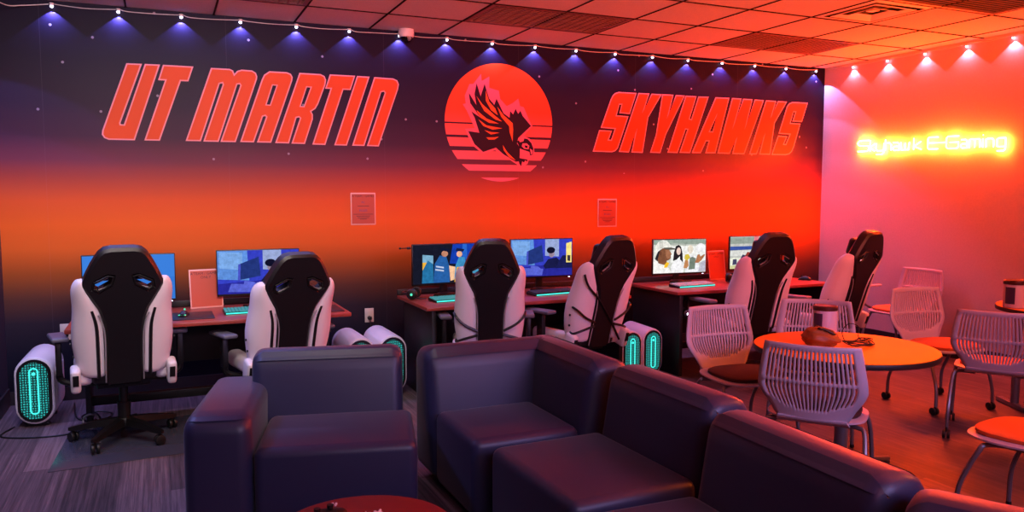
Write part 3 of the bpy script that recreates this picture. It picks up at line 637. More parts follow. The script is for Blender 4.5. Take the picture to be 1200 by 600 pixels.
def mouse(x, y, z, rz, label, lit=True):
    t = thing('computer_mouse', label, 'mouse', (x, y, z), rz)
    rings = []
    for k in range(9):
        f = k/8; yy = -.06+.12*f; hh = .038*math.sin(PI*min(.97,max(.06,f*.85+.12)))**.7; ww = .031*(1-.25*math.sin(PI*f))*(.55 if k in (0,8) else 1)
        rings.append([(ww*math.cos(a), yy, max(0, hh*math.sin(a))+.001) for a in [PI*j/10 for j in range(11)]])
    bm = bm_new(); loft(bm, rings); obj('shell', bm, M['blackplastic'], t)
    bm = bm_new(); cyl(bm, .009, .009, .008, T(0, .03, .036, 0, R(90)), 12); obj('scroll_wheel', bm, M['greenled'] if lit else M['rubber'], t)
    if lit:
        bm = bm_new(); box(bm, (.05,.004,.006), T(0,-.058,.012), .002); obj('glow_strip', bm, M['greenled'], t)
mouse(.12, 5.64, DZ+.005, R(-12), 'black mouse with green glow on the left desk pad')
mouse(5.60, 5.64, DZ, R(20), 'small black mouse at the far right end of the right desk', False)
def headset(x, y, z, rz, label, lit=True, hang=False):
    t = thing('headset', label, 'headset', (x, y, z), rz, group='black headsets', rx=(R(8) if hang else 0))
    bm = bm_new(); A = [PI*k/12 for k in range(13)]
    pts = [(.085*math.cos(a), .10*math.sin(a)*.9, .05) for a in A] if not hang else [(.085*math.cos(a), 0, .10*math.sin(a)) for a in A]
    tube(bm, pts, .011, 8); obj('headband', bm, M['blackplastic'], t)
    for s in (-1, 1):
        bm = bm_new(); cyl(bm, .044, .040, .03, T(s*.082, 0, .045 if not hang else -.02, 0, s*R(90)), 20, 0, .008); e = obj('ear_cup', bm, M['blackplastic'], t)
        bm = bm_new(); lathe(bm, [(.02,-.007),(.036,-.01),(.04,0),(.036,.01),(.02,.007)], 18, T(s*.06, 0, .045 if not hang else -.02, 0, s*R(90))); obj('ear_pad', bm, M['rubber'], e)
        if lit:
            bm = bm_new(); cyl(bm, .010, .010, .003, T(s*.0985, 0, .045 if not hang else -.02, 0, s*R(90)), 12); obj('ear_light', bm, M['greenled'] if not hang else M['ledlens'], e)
    bm = bm_new(); tube(bm, [(-.08, 0, .03 if not hang else -.04), (-.09, -.06, .015 if not hang else -.05), (-.06, -.11, .012 if not hang else -.05)], .004, 6, 0, 4); obj('microphone', bm, M['rubber'], t)
headset(-.44, 5.82, DZ, R(10), 'black headset lying behind the first gaming chair at the left desk end', False)
headset(1.79, 5.86, DZ, R(60), 'black headset with a green light at the left end of the middle desk')
headset(4.86, 5.74, DZ, R(-30), 'black headset lying right of the desk sign on the right desk', False)
headset(4.085, 5.475, .555, R(72), 'black headset hanging below the left front edge of the right desk', True, True)
bm = bm_new(); tube(bm, [(4.085,5.475,.701),(4.085,5.475,.675),(4.085,5.455,.660),(4.085,5.435,.672)], .005, 8); 
tag(obj('headset_hook', bm, M['blackplastic']), 'small black hook under the right desk carrying the hanging headset', 'hook')
# acrylic signs
def sign_sheet(t, w, h, lines, lean=0.):
    bm = bm_new(); box(bm, (w, .004, h), T(0, 0, h/2), .0008); f = obj('border', bm, M['signborder'], t)
    bm = bm_new(); box(bm, (w-.018, .001, h-.022), T(0, -.0028, h/2)); p = obj('printed_sheet', bm, M['print'], t, False)
    bm = bm_new(); bm2 = bm_new()
    for s, size, x, z, blue in lines:
        text_into(bm2 if blue else bm, s, size, lambda u, v, x=x, z=z: (x+u, -.0036, z+v))
    for b_, m_ in ((bm, M['ink']), (bm2, M['blueink'])):
        if len(b_.verts): obj('text', b_, m_, p, False)
        else: b_.free()
def desk_sign(x, y, w, h, label):
    t = thing('desk_sign', label, 'sign', (x, y, DZ), R(8), group='acrylic desk signs', rx=R(-8))
    sign_sheet(t, w, h, [("A'TEAM / GAMERS", w*.115, 0, h*.86, False), ('ONLY', w*.12, 0, h*.76, False)])
    bm = bm_new(); box(bm, (w, .07, .003), T(0, .03, .0018, R(8))); obj('foot', bm, M['clearframe'], t)
desk_sign(.285, 6.00, .225, .28, 'upright printed sign in a clear stand between the two left monitors')
desk_sign(4.86, 6.00, .22, .28, 'upright printed sign in a clear stand right of the capped man monitor')
def poster(x, z, label):
    t = thing('wall_poster', label, 'poster', (x, D-.006, z), 0, 'framed notices on the mural')
    sign_sheet(t, .215, .275, [("A'TEAM / GAMES", .026, 0, .238, False), ('PC', .024, 0, .185, True), ('RULES', .026, 0, .115, True)])
    bm = bm_new()
    for z_, w in ((.162,.10),(.092,.17),(.076,.12),(.062,.10),(.05,.06)): box(bm, (w, .0008, .004), T(0, -.0036, z_))
    obj('small_print', bm, M['ink'], t, False)
poster(1.585, 1.285, 'small framed notice on the mural under the end of the left lettering')
poster(4.01, 1.228, 'small framed notice on the mural under the start of the right lettering')
# outlets and wall rod
def outlet(x, z, label, plug=True):
    t = thing('wall_outlet', label, 'outlet', (x, D-.001, z), 0, 'wall outlets below the mural')
    bm = bm_new(); box(bm, (.078, .006, .122), T(0, -.003, 0), .002); obj('plate', bm, M['outlet'], t)
    for s in (-1, 1):
        bm = bm_new(); cyl(bm, .017, .017, .003, T(0, -.0072, s*.022, R(90)), 16); obj('socket', bm, M['outlet'] if s > 0 else M['blackplastic'], t)
    if plug:
        bm = bm_new(); box(bm, (.03,.03,.028), T(0,-.024,-.022), .004); tube(bm, [(0,-.038,-.03),(.0,-.05,-.08),(.03,-.04,-.2),(.05,-.03,-.40)], .004, 6, 0, 5); obj('plug', bm, M['cable'], t)
outlet(1.625, .50, 'wall outlet with a plugged cable between the left and middle desks')
outlet(4.20, .50, 'wall outlet just left of the right desk, above the two towers')
outlet(-.675, .52, 'blank wall outlet plate at the left end of the left desk', False)
bm = bm_new(); tube(bm, [(1.775,5.985,1.12),(1.72,5.985,1.12)], .004, 8); sph(bm, .009, T(1.716,5.985,1.12)); box(bm, (.03,.02,.02), T(1.788,5.985,1.12), .003)
tag(obj('webcam_arm', bm, M['blackplastic']), 'thin black rod sticking out left of the graduates monitor', 'rod')

# ------------------------------------------------------------------ PC towers
def stadium(r, h, n=14, top=1., grow_=0.):
    pts = []
    for k in range(n+1): a = PI*k/n; pts.append(((r+grow_)*math.cos(a), h-r+(r+grow_)*math.sin(a)))
    for k in range(n+1): a = PI+PI*k/n; pts.append(((r+grow_)*math.cos(a), r+(r+grow_)*math.sin(a)))
    return pts
def tower_proto(label, loc, rz):
    t = thing('gaming_tower', label, 'computer', loc, rz, group='gaming computer towers')
    r, h, L = .117, .455, .42
    bm = bm_new(); rings = []
    for y, g in ((0, -.010), (.006, -.003), (.02, 0), (.2, .0), (L-.03, -.002), (L, -.02)):
        zs = 1+.05*max(0, y-.02)/.4
        rings.append([(x, y, .02+z*zs) for x, z in stadium(r, h, 14, 1, g)])
    loft(bm, rings); obj('shell', bm, M['whiteplastic'], t, angle=50)
    bm = bm_new(); rr = [[(x, y, .02+z) for x, z in [(a, b) for a, b in stadium(r, h, 14, 1, g)]] for y, g in ((-.002,-.016),(-.006,-.018),(-.006,-.024))]
    loft(bm, rr); f = obj('front_bezel', bm, M['blackplastic'], t, angle=50)
    bm = bm_new(); fill(bm, [[(x, z+.02) for x, z in stadium(r, h, 14, 1, -.036)]], lambda u, v: (u, -.0068, v)); obj('lit_grille', bm, M['honey'], f, False)
    bm = bm_new(); pts = [(x, -.011, z+.02) for x, z in stadium(.024, h-.15, 10)]; pts = [(x, y, z+.075) for x, y, z in pts]; tube(bm, pts, .0042, 6, closed=True); obj('light_loop', bm, M['teal'], f)
    bm = bm_new(); cyl(bm, .011, .011, .004, T(0, -.010, .425-.062, R(90)), 16); obj('power_button', bm, M['teal'], f)
    for s in (-1, 1):
        bm = bm_new(); box(bm, (.006, .30, .24), T(s*(r-.0005), .21, .26), .002); obj('side_panel', bm, M['whiteplastic'] if True else 0, t)
    for y in (.06, .34):
        bm = bm_new(); box(bm, (.14, .03, .022), T(0, y, .0115), .003); obj('foot', bm, M['rubber'], t)
    return t
tw = tower_proto('white gaming tower with teal-lit front standing alone by the left wall', (-.80, 5.94, 0), R(-3))
t2 = dup(tw, (1.335, 5.74, 0), R(4), 'left of the two teal-lit towers behind the single armchair')
t3 = dup(tw, (1.585, 5.76, 0), R(4), 'right of the two teal-lit towers behind the single armchair')
t4 = dup(tw, (3.548, 5.46, 0), R(3), 'left of the two teal-lit towers beside the right desk, open side with blue light', .87)
t5 = dup(tw, (3.772, 5.49, 0), R(2), 'right of the two teal-lit towers beside the right desk', .87)
for tt in (t4,):
    bm = bm_new(); box(bm, (.003, .24, .28), T(.121, .20, .25), .001); sp = obj('side_window', bm, M['blackplastic'], tt)
    bm = bm_new(); box(bm, (.002, .12, .12), T(.1238, .16, .30)); obj('inner_light', bm, emat('blue_glow', (40,150,200), .9), sp, False)
    bm = bm_new(); cyl(bm, .04, .04, .003, T(.1235, .18, .16, 0, R(90)), 20); obj('fan', bm, M['rubber'], sp)
# cables on the floor beside the left tower
bm = bm_new(); tube(bm, [(-.93,5.99,.008),(-.98,5.80,.006),(-.85,5.70,.006),(-.66,5.66,.006),(-.52,5.72,.006),(-.42,5.95,.006),(-.5,6.3,.01),(-.52,6.5,.05)], .005, 6, 0, 8)
tag(obj('floor_cable', bm, M['cable']), 'black cable looping over the carpet in front of the left tower', 'cable')
bm = bm_new(); tube(bm, [(-.62,6.45,.02),(-.58,6.1,.007),(-.50,5.95,.007),(-.38,5.98,.007),(-.36,6.10,.007),(-.46,6.14,.018),(-.54,6.02,.02),(-.42,5.86,.008),(-.2,6.0,.008)], .005, 6, 0, 8)
tag(obj('floor_cable', bm, M['cable']), 'tangled black cable under the left end of the left desk', 'cable')
bm = bm_new(); tube(bm, [(.045*math.cos(a)-.49, .012+.006*math.sin(3*a), .05*math.sin(a)+.066) for a in [2*PI*k/20 for k in range(20)]], .006, 6, closed=True)
o = obj('cable_coil', bm, M['steel'], loc=(.03, 5.68, 0)); tag(o, 'small pale coil of cable on the floor beside the first chair base', 'cable')
# clear mat under the first chair
bm = bm_new(); prism(bm, [(-.62,4.93),(.28,4.99),(.30,5.85),(-.58,5.80)], 'z', .001, .004, 0, .0008)
tag(obj('chair_mat', bm, M['mat_clear']), 'smooth grey plastic floor mat under the first gaming chair', 'floor mat')
# ------------------------------------------------------------------ gaming chairs
def plate(bm, loops, y0, y1, ch, mi=0):
    # slab with holes in the x-z plane, edges chamfered by ch
    inner = [grow(loops[0], -ch)]+[grow(l, ch) for l in loops[1:]]
    lay = [(inner, y0), (loops, y0+ch), (loops, y1-ch), (inner, y1)]
    rings = []
    for L, y in lay: rings.append([[bm.verts.new((u, y, v)) for u, v in lp] for lp in L])
    for A, B in zip(rings, rings[1:]):
        for a, b in zip(A, B):
            for k in range(len(a)): bm.faces.new((a[k], a[(k+1)%len(a)], b[(k+1)%len(b)], b[k])).material_index = mi
    for rg in (rings[0], rings[-1]):
        es = [bm.edges.get((l[k], l[(k+1)%len(l)])) for l in rg for k in range(len(l))]
        r = bmesh.ops.triangle_fill(bm, use_beauty=True, edges=es, normal=(0,1,0))
        for f in r['geom']:
            if isinstance(f, bmesh.types.BMFace): f.material_index = mi
def mirror(p): return [(-x, z) for x, z in reversed(p)]
HOLE = [(-.147,.638),(-.08,.672),(-.058,.668),(-.068,.628),(-.13,.592),(-.152,.604)]
half = [(.0,.832),(.06,.832),(.1,.824),(.128,.80),(.145,.775),(.168,.735),(.19,.69),(.212,.640),(.214,.615),(.2,.583),(.165,.525),(.135,.475),(.115,.42),(.103,.35),(.1,.2),(.104,.05),(.09,.0)]
core = half[::1]+[(-x, z) for x, z in reversed(half) if x > 0]
def wing_rings(s):
    out = []
    for z, iw, ow, dp, yo in ((.05,.10,.235,.10,.0),(.075,.10,.252,.125,0),(.16,.10,.268,.14,0),(.28,.10,.284,.15,0),(.40,.105,.272,.135,0),(.48,.125,.268,.12,0),(.55,.165,.276,.105,0),(.60,.19,.270,.085,0),(.632,.20,.252,.06,.005),(.645,.205,.235,.035,.01)):
        m = (ow-iw)
        P = [(iw,-.026+yo),(iw+m*.35,-.030+yo),(iw+m*.62,-.024+yo),(iw+m*.86,.004+yo),(ow,.035+yo),(ow-.004,dp*.75),(ow-.02,dp),(ow-.045,dp+.004),(ow-.075 if m>.09 else iw+m*.4,dp*.75),(iw+m*.25,.045),(iw,.035)]
        out.append([(s*x, y, z) for x, y in P])
    return out
def gaming_chair(label, straps, loc, rz):
    t = thing('gaming_chair', label, 'gaming chair', loc, rz, 'black and white gaming chairs')
    BL, BR = (0,-.17,.395), (R(16.5),0,0)
    bm = bm_new(); plate(bm, [core, HOLE, mirror(HOLE)], -.038, .05, .016)
    b = obj('backrest', bm, M['black'], t, angle=35, loc=BL, rot=BR); b.scale = (1,1,1.06)
    for s in (-1, 1):
        hp = HOLE if s < 0 else mirror(HOLE)
        bm = bm_new(); tube(bm, [(x, -.040, z) for x, z in grow(hp, .004)], .006, 6, closed=True); obj('hole_trim', bm, M['blackplastic'], b)
        bm = bm_new(); q = hp if s < 0 else list(reversed(hp)); tube(bm, [(q[0][0]*.98,-.030,q[0][1]-.003),(q[1][0],-.030,q[1][1]-.006)], .0042, 6); tube(bm, [(q[4][0],-.034,q[4][1]+.006),(q[3][0]*1.1,-.034,q[3][1]-.012)], .0042, 6); obj('silver_edge', bm, M['silver'], b)
        bm = bm_new(); loft(bm, wing_rings(s)); w = obj('side_wing', bm, M['white_leather'], t, angle=60, loc=BL, rot=BR, sub=1); w.scale = (1,1,1.06)
        for bx, bz in ((.283,.25),(.268,.17)):
            bm = bm_new(); cyl(bm, .008, .008, .006, T(s*bx, .045, bz, 0, R(90)), 12); obj('wing_button', bm, M['blackplastic'], w)
        if not straps:
            bm = bm_new(); tube(bm, [(s*.14,-.026,.06),(s*.142,-.026,.25),(s*.147,-.025,.40),(s*.168,-.022,.50)], .011, 6, 0, 4); obj('black_stripe', bm, M['black'], t, loc=BL, rot=BR)
        bm = bm_new(); tube(bm, [(s*.103,-.032,.03),(s*.101,-.032,.3),(s*.112,-.032,.41),(s*.135,-.03,.475)], .004, 6, 0, 4); obj('piping', bm, M['silver'], t, loc=BL, rot=BR)
        bm = bm_new(); box(bm, (.055,.11,.15), T(s*.262,.0,.055), .02, 3); hc = obj('hinge_cover', bm, M['whiteplastic'], t, loc=BL, rot=BR)
        bm = bm_new(); box(bm, (.032,.006,.07), T(s*.262,-.056,.07), .002); obj('hinge_slot', bm, M['blackplastic'], hc)
        # arm rest
        bm = bm_new(); box(bm, (.095,.26,.028), T(s*.345,.07,.665,0,0,-s*R(6)), .012, 3); obj('arm_pad', bm, M['armpad'], t)
        bm = bm_new(); box(bm, (.035,.07,.22), T(s*.345,.06,.545), .006); tube(bm, [(s*.345,.06,.44),(s*.33,.06,.395),(s*.24,.06,.365),(s*.1,.06,.36)], .02, 8, 0, 4); obj('arm_post', bm, M['blackplastic'], t)
    if straps:
        for s in (-1, 1):
            for a, c_ in (((.278,.04,.33),(.10,-.042,.225)), ((.26,.03,.13),(.10,-.042,.195)), ):
                bm = bm_new(); mid = (s*.2,-.036,(a[2]*.45+c_[2]*.55)); tube(bm, [(s*a[0],a[1],a[2]),(s*.262,-.012,a[2]*.9+c_[2]*.1),mid,(s*c_[0],c_[1],c_[2])], .009, 6, 0, 5); obj('lumbar_strap', bm, M['blackplastic'], t, loc=BL, rot=BR)
        if straps == 2:
            bm = bm_new(); tube(bm, [(-.262,.0,.60),(-.23,-.03,.52),(-.1,-.044,.40),(.06,-.046,.22),(.2,-.036,.05)], .009, 6, 0, 5); obj('lumbar_strap', bm, M['blackplastic'], t, loc=BL, rot=BR)
    bm = bm_new(); box(bm, (.27,.07,.15), T(0,.085,.72), .03, 4); obj('head_pillow', bm, M['black'], t, loc=BL, rot=BR)
    bm = bm_new(); box(bm, (.36,.50,.10), T(0,.06,.445), .035, 4); obj('seat', bm, M['black'], t)
    for s in (-1, 1):
        bm = bm_new(); box(bm, (.10,.47,.12), T(s*.215,.06,.455), .04, 4); obj('seat_bolster', bm, M['white_leather'], t)
    bm = bm_new(); box(bm, (.30,.26,.04), T(0,.03,.37), .01); tube(bm, [(.1,.05,.36),(.26,.05,.345),(.30,.05,.34)], .007, 6); obj('tilt_mechanism', bm, M['blackplastic'], t)
    bm = bm_new(); cyl(bm, .026, .026, .14, T(0,0,.29), 18); cyl(bm, .035, .04, .16, T(0,0,.16), 18); obj('gas_lift', bm, M['blackplastic'], t)
    bm = bm_new(); cyl(bm, .055, .05, .05, T(0,0,.115), 20, 0, .008)
    A0 = -PI/2-R(36)
    for k in range(5):
        a = A0+k*R(72); d = Vector((math.cos(a), math.sin(a), 0)); n = Vector((-d.y, d.x, 0))
        rings = []
        for f, wd, zt, zb in ((.03,.03,.138,.09),(.16,.026,.125,.085),(.29,.018,.098,.07),(.325,.012,.09,.072)):
            p = d*f; rings.append([p+n*wd+Vector((0,0,zb)), p+n*wd*.8+Vector((0,0,zt)), p-n*wd*.8+Vector((0,0,zt)), p-n*wd+Vector((0,0,zb))])
        loft(bm, rings)
    obj('star_base', bm, M['blackplastic'], t)
    for k in range(5):
        a = A0+k*R(72); d = Vector((math.cos(a), math.sin(a), 0)); p = d*.30
        bm = bm_new(); tp = a+R(90)+R(25)*(k-2)
        for s in (-1, 1): cyl(bm, .030, .030, .018, T(p.x, p.y, .0305) @ Matrix.Rotation(tp, 4, 'Z') @ T(0, s*.015, 0, R(90)), 16, 0, .004)
        cyl(bm, .008, .008, .05, T(p.x, p.y, .055), 8); obj('caster', bm, M['rubber'], t)
    return t
FZ = .0055
g1 = gaming_chair('black and white gaming chair leftmost in the row, on the grey floor mat', 0, (-.25, 5.43, FZ), R(6))
dup(g1, (.70, 5.40, 0), R(12), 'black and white gaming chair behind the single armchair, second from the left', skip=()).scale = (1.0, 1.0, .95)
g3 = gaming_chair('strapped black and white gaming chair between the two middle desk monitors', 1, (2.14, 5.21, 0), R(-17))
g3.scale = (.90, .93, 1.0)
g4 = gaming_chair('strapped black and white gaming chair turned sideways beside two teal-lit towers', 2, (2.955, 5.28, 0), R(12))
dup(g1, (4.46, 5.18, 0), R(-4), 'black and white gaming chair in front of the right desk, behind the cafe table')
dup(g1, (5.33, 5.12, 0), R(12), 'black and white gaming chair rightmost in the row, beside the right-hand wall')

# ------------------------------------------------------------------ modular sofa
def back_prof(d=.86, zt=.735):
    return [(d-.36,.10),(d-.30,.36),(d-.245,zt-.05),(d-.20,zt),(d-.07,zt),(d,zt-.06),(d,.05),(d-.3,.05)]
def sofa(label, loc, rz, w, arm=0, corner=False, cat='sofa section'):
    t = thing('sofa_section', label, cat, loc, rz, 'navy modular sofa sections')
    aw = .24 if arm else 0; d = .84
    if not corner:
        bm = bm_new(); box(bm, (w-aw-.004, d-.26, .385), T(aw+(w-aw)/2, (d-.26)/2, .2275), .045, 5); obj('seat', bm, M['sofa'], t, angle=70)
        bm = bm_new(); prism(bm, back_prof(), 'x', aw*.62+.002, w-(.045 if arm else .002), 0, .06, 6); obj('backrest', bm, M['sofa'], t, angle=70)
        if arm:
            bm = bm_new(); prism(bm, [(0,.035),(d+.02,.035),(d+.02,.54),(d-.05,.585),(.08,.575),(.0,.545)], 'x', -.055, aw-.004, 0, .06, 6); obj('armrest', bm, M['sofa'], t, angle=70)
    else:
        bm = bm_new(); box(bm, (w-.28, w-.28, .385), T((w-.28)/2, (w-.28)/2, .2275), .045, 5); obj('seat', bm, M['sofa'], t, angle=70)
        bm = bm_new(); prism(bm, [(y+w-.84, z) for y, z in back_prof()], 'x', -.02, w-.02, 0, .065, 6); obj('backrest', bm, M['sofa'], t, angle=70)
        bm = bm_new(); prism(bm, [(x+w-.84, z) for x, z in back_prof()], 'y', .0, w-.02, 0, .065, 6); obj('backrest', bm, M['sofa'], t, angle=70)
    bm = bm_new(); box(bm, (w-.12, d-.14, .032), T(w/2, d/2, .018), .004); obj('plinth', bm, M['rubber'], t)
    return t
sofa('navy armchair section with a left armrest, standing apart at the left', (.10, 3.60, 0), R(-14), .97, 1, cat='armchair')
sofa('navy corner sofa section with two backrests meeting at a right angle', (1.27, 3.26, 0), 0, .84, corner=True)
sofa('navy armless sofa section next to the corner section', (1.31, 3.17, 0), R(-88.5), .745)
sofa('navy armless sofa section in front of the near cafe chair, second from the corner', (1.235, 2.37, 0), R(-91.5), .81)
sofa('navy sofa section cut off by the bottom edge, nearest the camera', (1.225, 1.15, 0), R(-63), .78)

# ------------------------------------------------------------------ coffee table
t = thing('coffee_table', 'low round mahogany coffee table cut off at the bottom of the picture', 'coffee table', (.60, 2.58, 0))
bm = bm_new(); lathe(bm, [(.30,.372),(.314,.376),(.316,.388),(.312,.398),(.30,.40)], 56); obj('tabletop', bm, M['coffee'], t)
bm = bm_new(); lathe(bm, [(.035,.02),(.032,.2),(.05,.371)], 24); obj('column', bm, M['blackplastic'], t)
bm = bm_new(); lathe(bm, [(.22,.0005),(.22,.012),(.20,.02),(.05,.028)], 40); obj('base_plate', bm, M['blackplastic'], t)
t = thing('game_controller', 'dark game controller with pale buttons on the left of the coffee table', 'game controller', (.485, 2.705, .4005), R(20))
rings = []
for k in range(13):
    f = k/12; x = -.075+.15*f; e = math.sin(PI*min(.96,max(.04,f)))**.4; fw = .028+.030*abs(2*f-1)**2
    rings.append([(x, -.035*e*abs(2*f-1)**1.5+fw*e*math.cos(a), .022+.020*e*math.sin(a)) for a in [2*PI*j/12 for j in range(12)]])
bm = bm_new(); loft(bm, rings); obj('body', bm, M['blackplastic'], t, angle=60)
for s in (-1, 1):
    bm = bm_new(); cyl(bm, .010,.012,.014, T(s*.026,-.008,.048), 14); obj('thumbstick', bm, M['rubber'], t)
bm = bm_new()
for dx, dy in ((0,.009),(0,-.009),(.009,0),(-.009,0)): cyl(bm, .0042,.0042,.006, T(.052+dx,.010+dy,.0425), 10)
obj('buttons', bm, M['whiteplastic'], t)
bm = bm_new(); n = 10
vs = [[bm.verts.new((-.035+.07*i/n, -.03+.06*j/n, .006+.014*abs(math.sin(i*1.9+j*.7))*abs(math.cos(j*1.3-i*.4)))) for j in range(n+1)] for i in range(n+1)]
for i in range(n):
    for j in range(n): bm.faces.new((vs[i][j], vs[i+1][j], vs[i+1][j+1], vs[i][j+1]))
ex_ = bmesh.ops.extrude_face_region(bm, geom=list(bm.faces)); 
for v in [g for g in ex_['geom'] if isinstance(g, bmesh.types.BMVert)]: v.co.z -= .0045
tag(obj('crumpled_wrapper', bm, M['paper'], loc=(.655, 2.655, .4005)), 'small crumpled pale wrapper on the coffee table', 'wrapper')

# ------------------------------------------------------------------ slotted cafe chairs
def hw(z):     # half width of the back at height z (0 .. .38 above its lower edge)
    P = [(0,.155),(.03,.175),(.07,.196),(.13,.236),(.17,.251),(.22,.247),(.33,.228),(.39,.216)]
    for (a, b), (c, d) in zip(P, P[1:]):
        if a <= z <= c: return b+(d-b)*(z-a)/(c-a)
    return P[-1][1]
def back_mesh(bm):
    NC, NR, HH = 21, 26, .39
    us = [-1, -.97]+[]
    cols = [-1.0, -.86]
    for k in range(NC):
        a = -.86+1.72*k/NC; cols += [a+1.72/NC*.43, a+1.72/NC]
    cols += [1.0]; cols = sorted(set(round(c, 5) for c in cols))
    def P(u, z):
        x = u*hw(z); y = .055*(u*u)*(.5+.5*z/HH) - .10*(z/HH)**1.3 - .02*math.sin(PI*z/HH)
        return Vector((x, y-.0, z))
    rows = [HH*k/NR for k in range(NR+1)]
    V = [[bm.verts.new(P(u, z)) for u in cols] for z in rows]
    for r in range(NR):
        zc = (rows[r]+rows[r+1])/2
        for c in range(len(cols)-1):
            uc = (cols[c]+cols[c+1])/2; slot = False
            if abs(uc) < .86:
                idx = [i for i in range(NC) if -.86+1.72*i/NC < uc < -.86+1.72*i/NC+.43*1.72/NC]
                lo = .055+.085*abs(uc)**2.2
                if idx and lo < zc < HH-.032 and r != 13: slot = True
            if not slot: bm.faces.new((V[r][c], V[r][c+1], V[r+1][c+1], V[r+1][c]))
    loose = [v for v in bm.verts if not v.link_faces]; bmesh.ops.delete(bm, geom=loose, context='VERTS')
def superell(a, b, n, N=36, cy=0): return [(a*math.copysign(abs(math.cos(t_))**(2/n), math.cos(t_)), cy+b*math.copysign(abs(math.sin(t_))**(2/n), math.sin(t_))) for t_ in [2*PI*k/N for k in range(N)]]
def cafe_chair(label, loc, rz, cushion='cushion', casters=False, arms=False, group='slotted plastic cafe chairs'):
    t = thing('cafe_chair', label, 'chair', loc, rz, group)
    bm = bm_new(); back_mesh(bm)
    b = obj('backrest', bm, M['chairshell'], t, angle=60, loc=(0,-.215,.445))
    s = b.modifiers.new('thick', 'SOLIDIFY'); s.thickness = .008; s.offset = 0
    b.data.update()
    # seat pan flowing up into the back
    bm = bm_new(); rings = []
    for sc, z in ((.90,.425),(1.0,.434),(1.0,.442),(.95,.446)): rings.append([(x*sc, y*sc+.02, z+.012*max(0,-(y))/.22) for x, y in superell(.235,.235,3.2)])
    loft(bm, rings)
    obj('seat_pan', bm, M['chairshell'], t, angle=50)
    bm = bm_new(); A = []
    for k in range(7):
        f = k/6; z = .43+.035*f; y = -.17-.045*math.sin(f*PI/2); w = .17-.012*f
        A.append([(x, y+.012*(x/w)**2 , z) for x in [-w+2*w*i/10 for i in range(11)]]+[(x, y-.010+.012*(x/w)**2, z-.004) for x in [w-2*w*i/10 for i in range(11)]])
    loft(bm, A); obj('back_neck', bm, M['chairshell'], t, angle=60)
    bm = bm_new(); rings = []
    for sc, z in ((.96,.447),(1.0,.455),(1.0,.468),(.93,.476)): rings.append([(x*sc, y*sc+.035, z) for x, y in superell(.205,.195,3.0)])
    loft(bm, rings); obj('seat_cushion', bm, M[cushion], t, angle=50)
    zf = .06 if casters else .012
    for sx in (-1, 1):
        for y0, y1 in ((.12,.225),(-.10,-.235)):
            bm = bm_new(); tube(bm, [(sx*.12, y0*.6, .405), (sx*.20, y0, .412), (sx*.232, y0+.02*math.copysign(1,y0), .385), (sx*.245, y1*.95, .2), (sx*.25, y1, zf)], .0115, 8, 0, 5)
            l = obj('leg', bm, M['steel'], t)
            bm = bm_new()
            if casters:
                for q in (-1, 1): cyl(bm, .027,.027,.017, T(sx*.25+q*.013, y1-.012, .0275, 0, R(90)), 16, 0, .004)
                cyl(bm, .008,.008,.03, T(sx*.25, y1-.004, .055), 8); obj('caster', bm, M['rubber'], l)
            else:
                lathe(bm, [(.012,0),(.014,.004),(.0125,.02)], 12, T(sx*.25, y1, 0)); obj('glide', bm, M['rubber'], l)
    bm = bm_new(); tube(bm, [(-.12,.07,.405),(-.12,-.06,.405)], .0115, 8); tube(bm, [(.12,.07,.405),(.12,-.06,.405)], .0115, 8); box(bm, (.26,.03,.012), T(0,0,.410), .002); obj('under_frame', bm, M['steel'], t)
    if arms:
        for sx in (-1, 1):
            bm = bm_new(); tube(bm, [(sx*.20,.05,.41),(sx*.285,.06,.43),(sx*.30,.20,.52),(sx*.30,.20,.645)], .011, 8, 0, 6); a_ = obj('arm_tube', bm, M['steel'], t)
            bm = bm_new(); box(bm, (.045,.27,.02), T(sx*.295,.085,.655), .009, 3); obj('arm_pad', bm, M['chairshell'], a_)
    return t
cafe_chair('slotted pale chair facing the camera beside the left edge of the orange table', (3.22, 3.73, 0), R(176))
cafe_chair('slotted pale chair behind the orange table and the canister on it', (3.82, 3.76, 0), R(132))
cafe_chair('slotted pale chair nearest the camera, its back in front of the orange table', (3.02, 2.93, 0), R(-53))
cafe_chair('slotted pale chair on casters between the two cafe tables, lit violet', (5.19, 3.88, 0), R(172), 'cushion_orange', True)
cafe_chair('red-lit slotted chair with armrests against the right-hand wall', (6.40, 5.22, 0), R(88), 'cushion_orange', False, True)
cafe_chair('slotted pale chair on casters at the right edge, in front of a canister', (4.86, 3.24, 0), R(-57), 'cushion_orange', True)
cafe_chair('chair with an orange cushion in the lower right corner, back out of the picture', (3.60, 2.19, 0), R(8), 'cushion_orange')

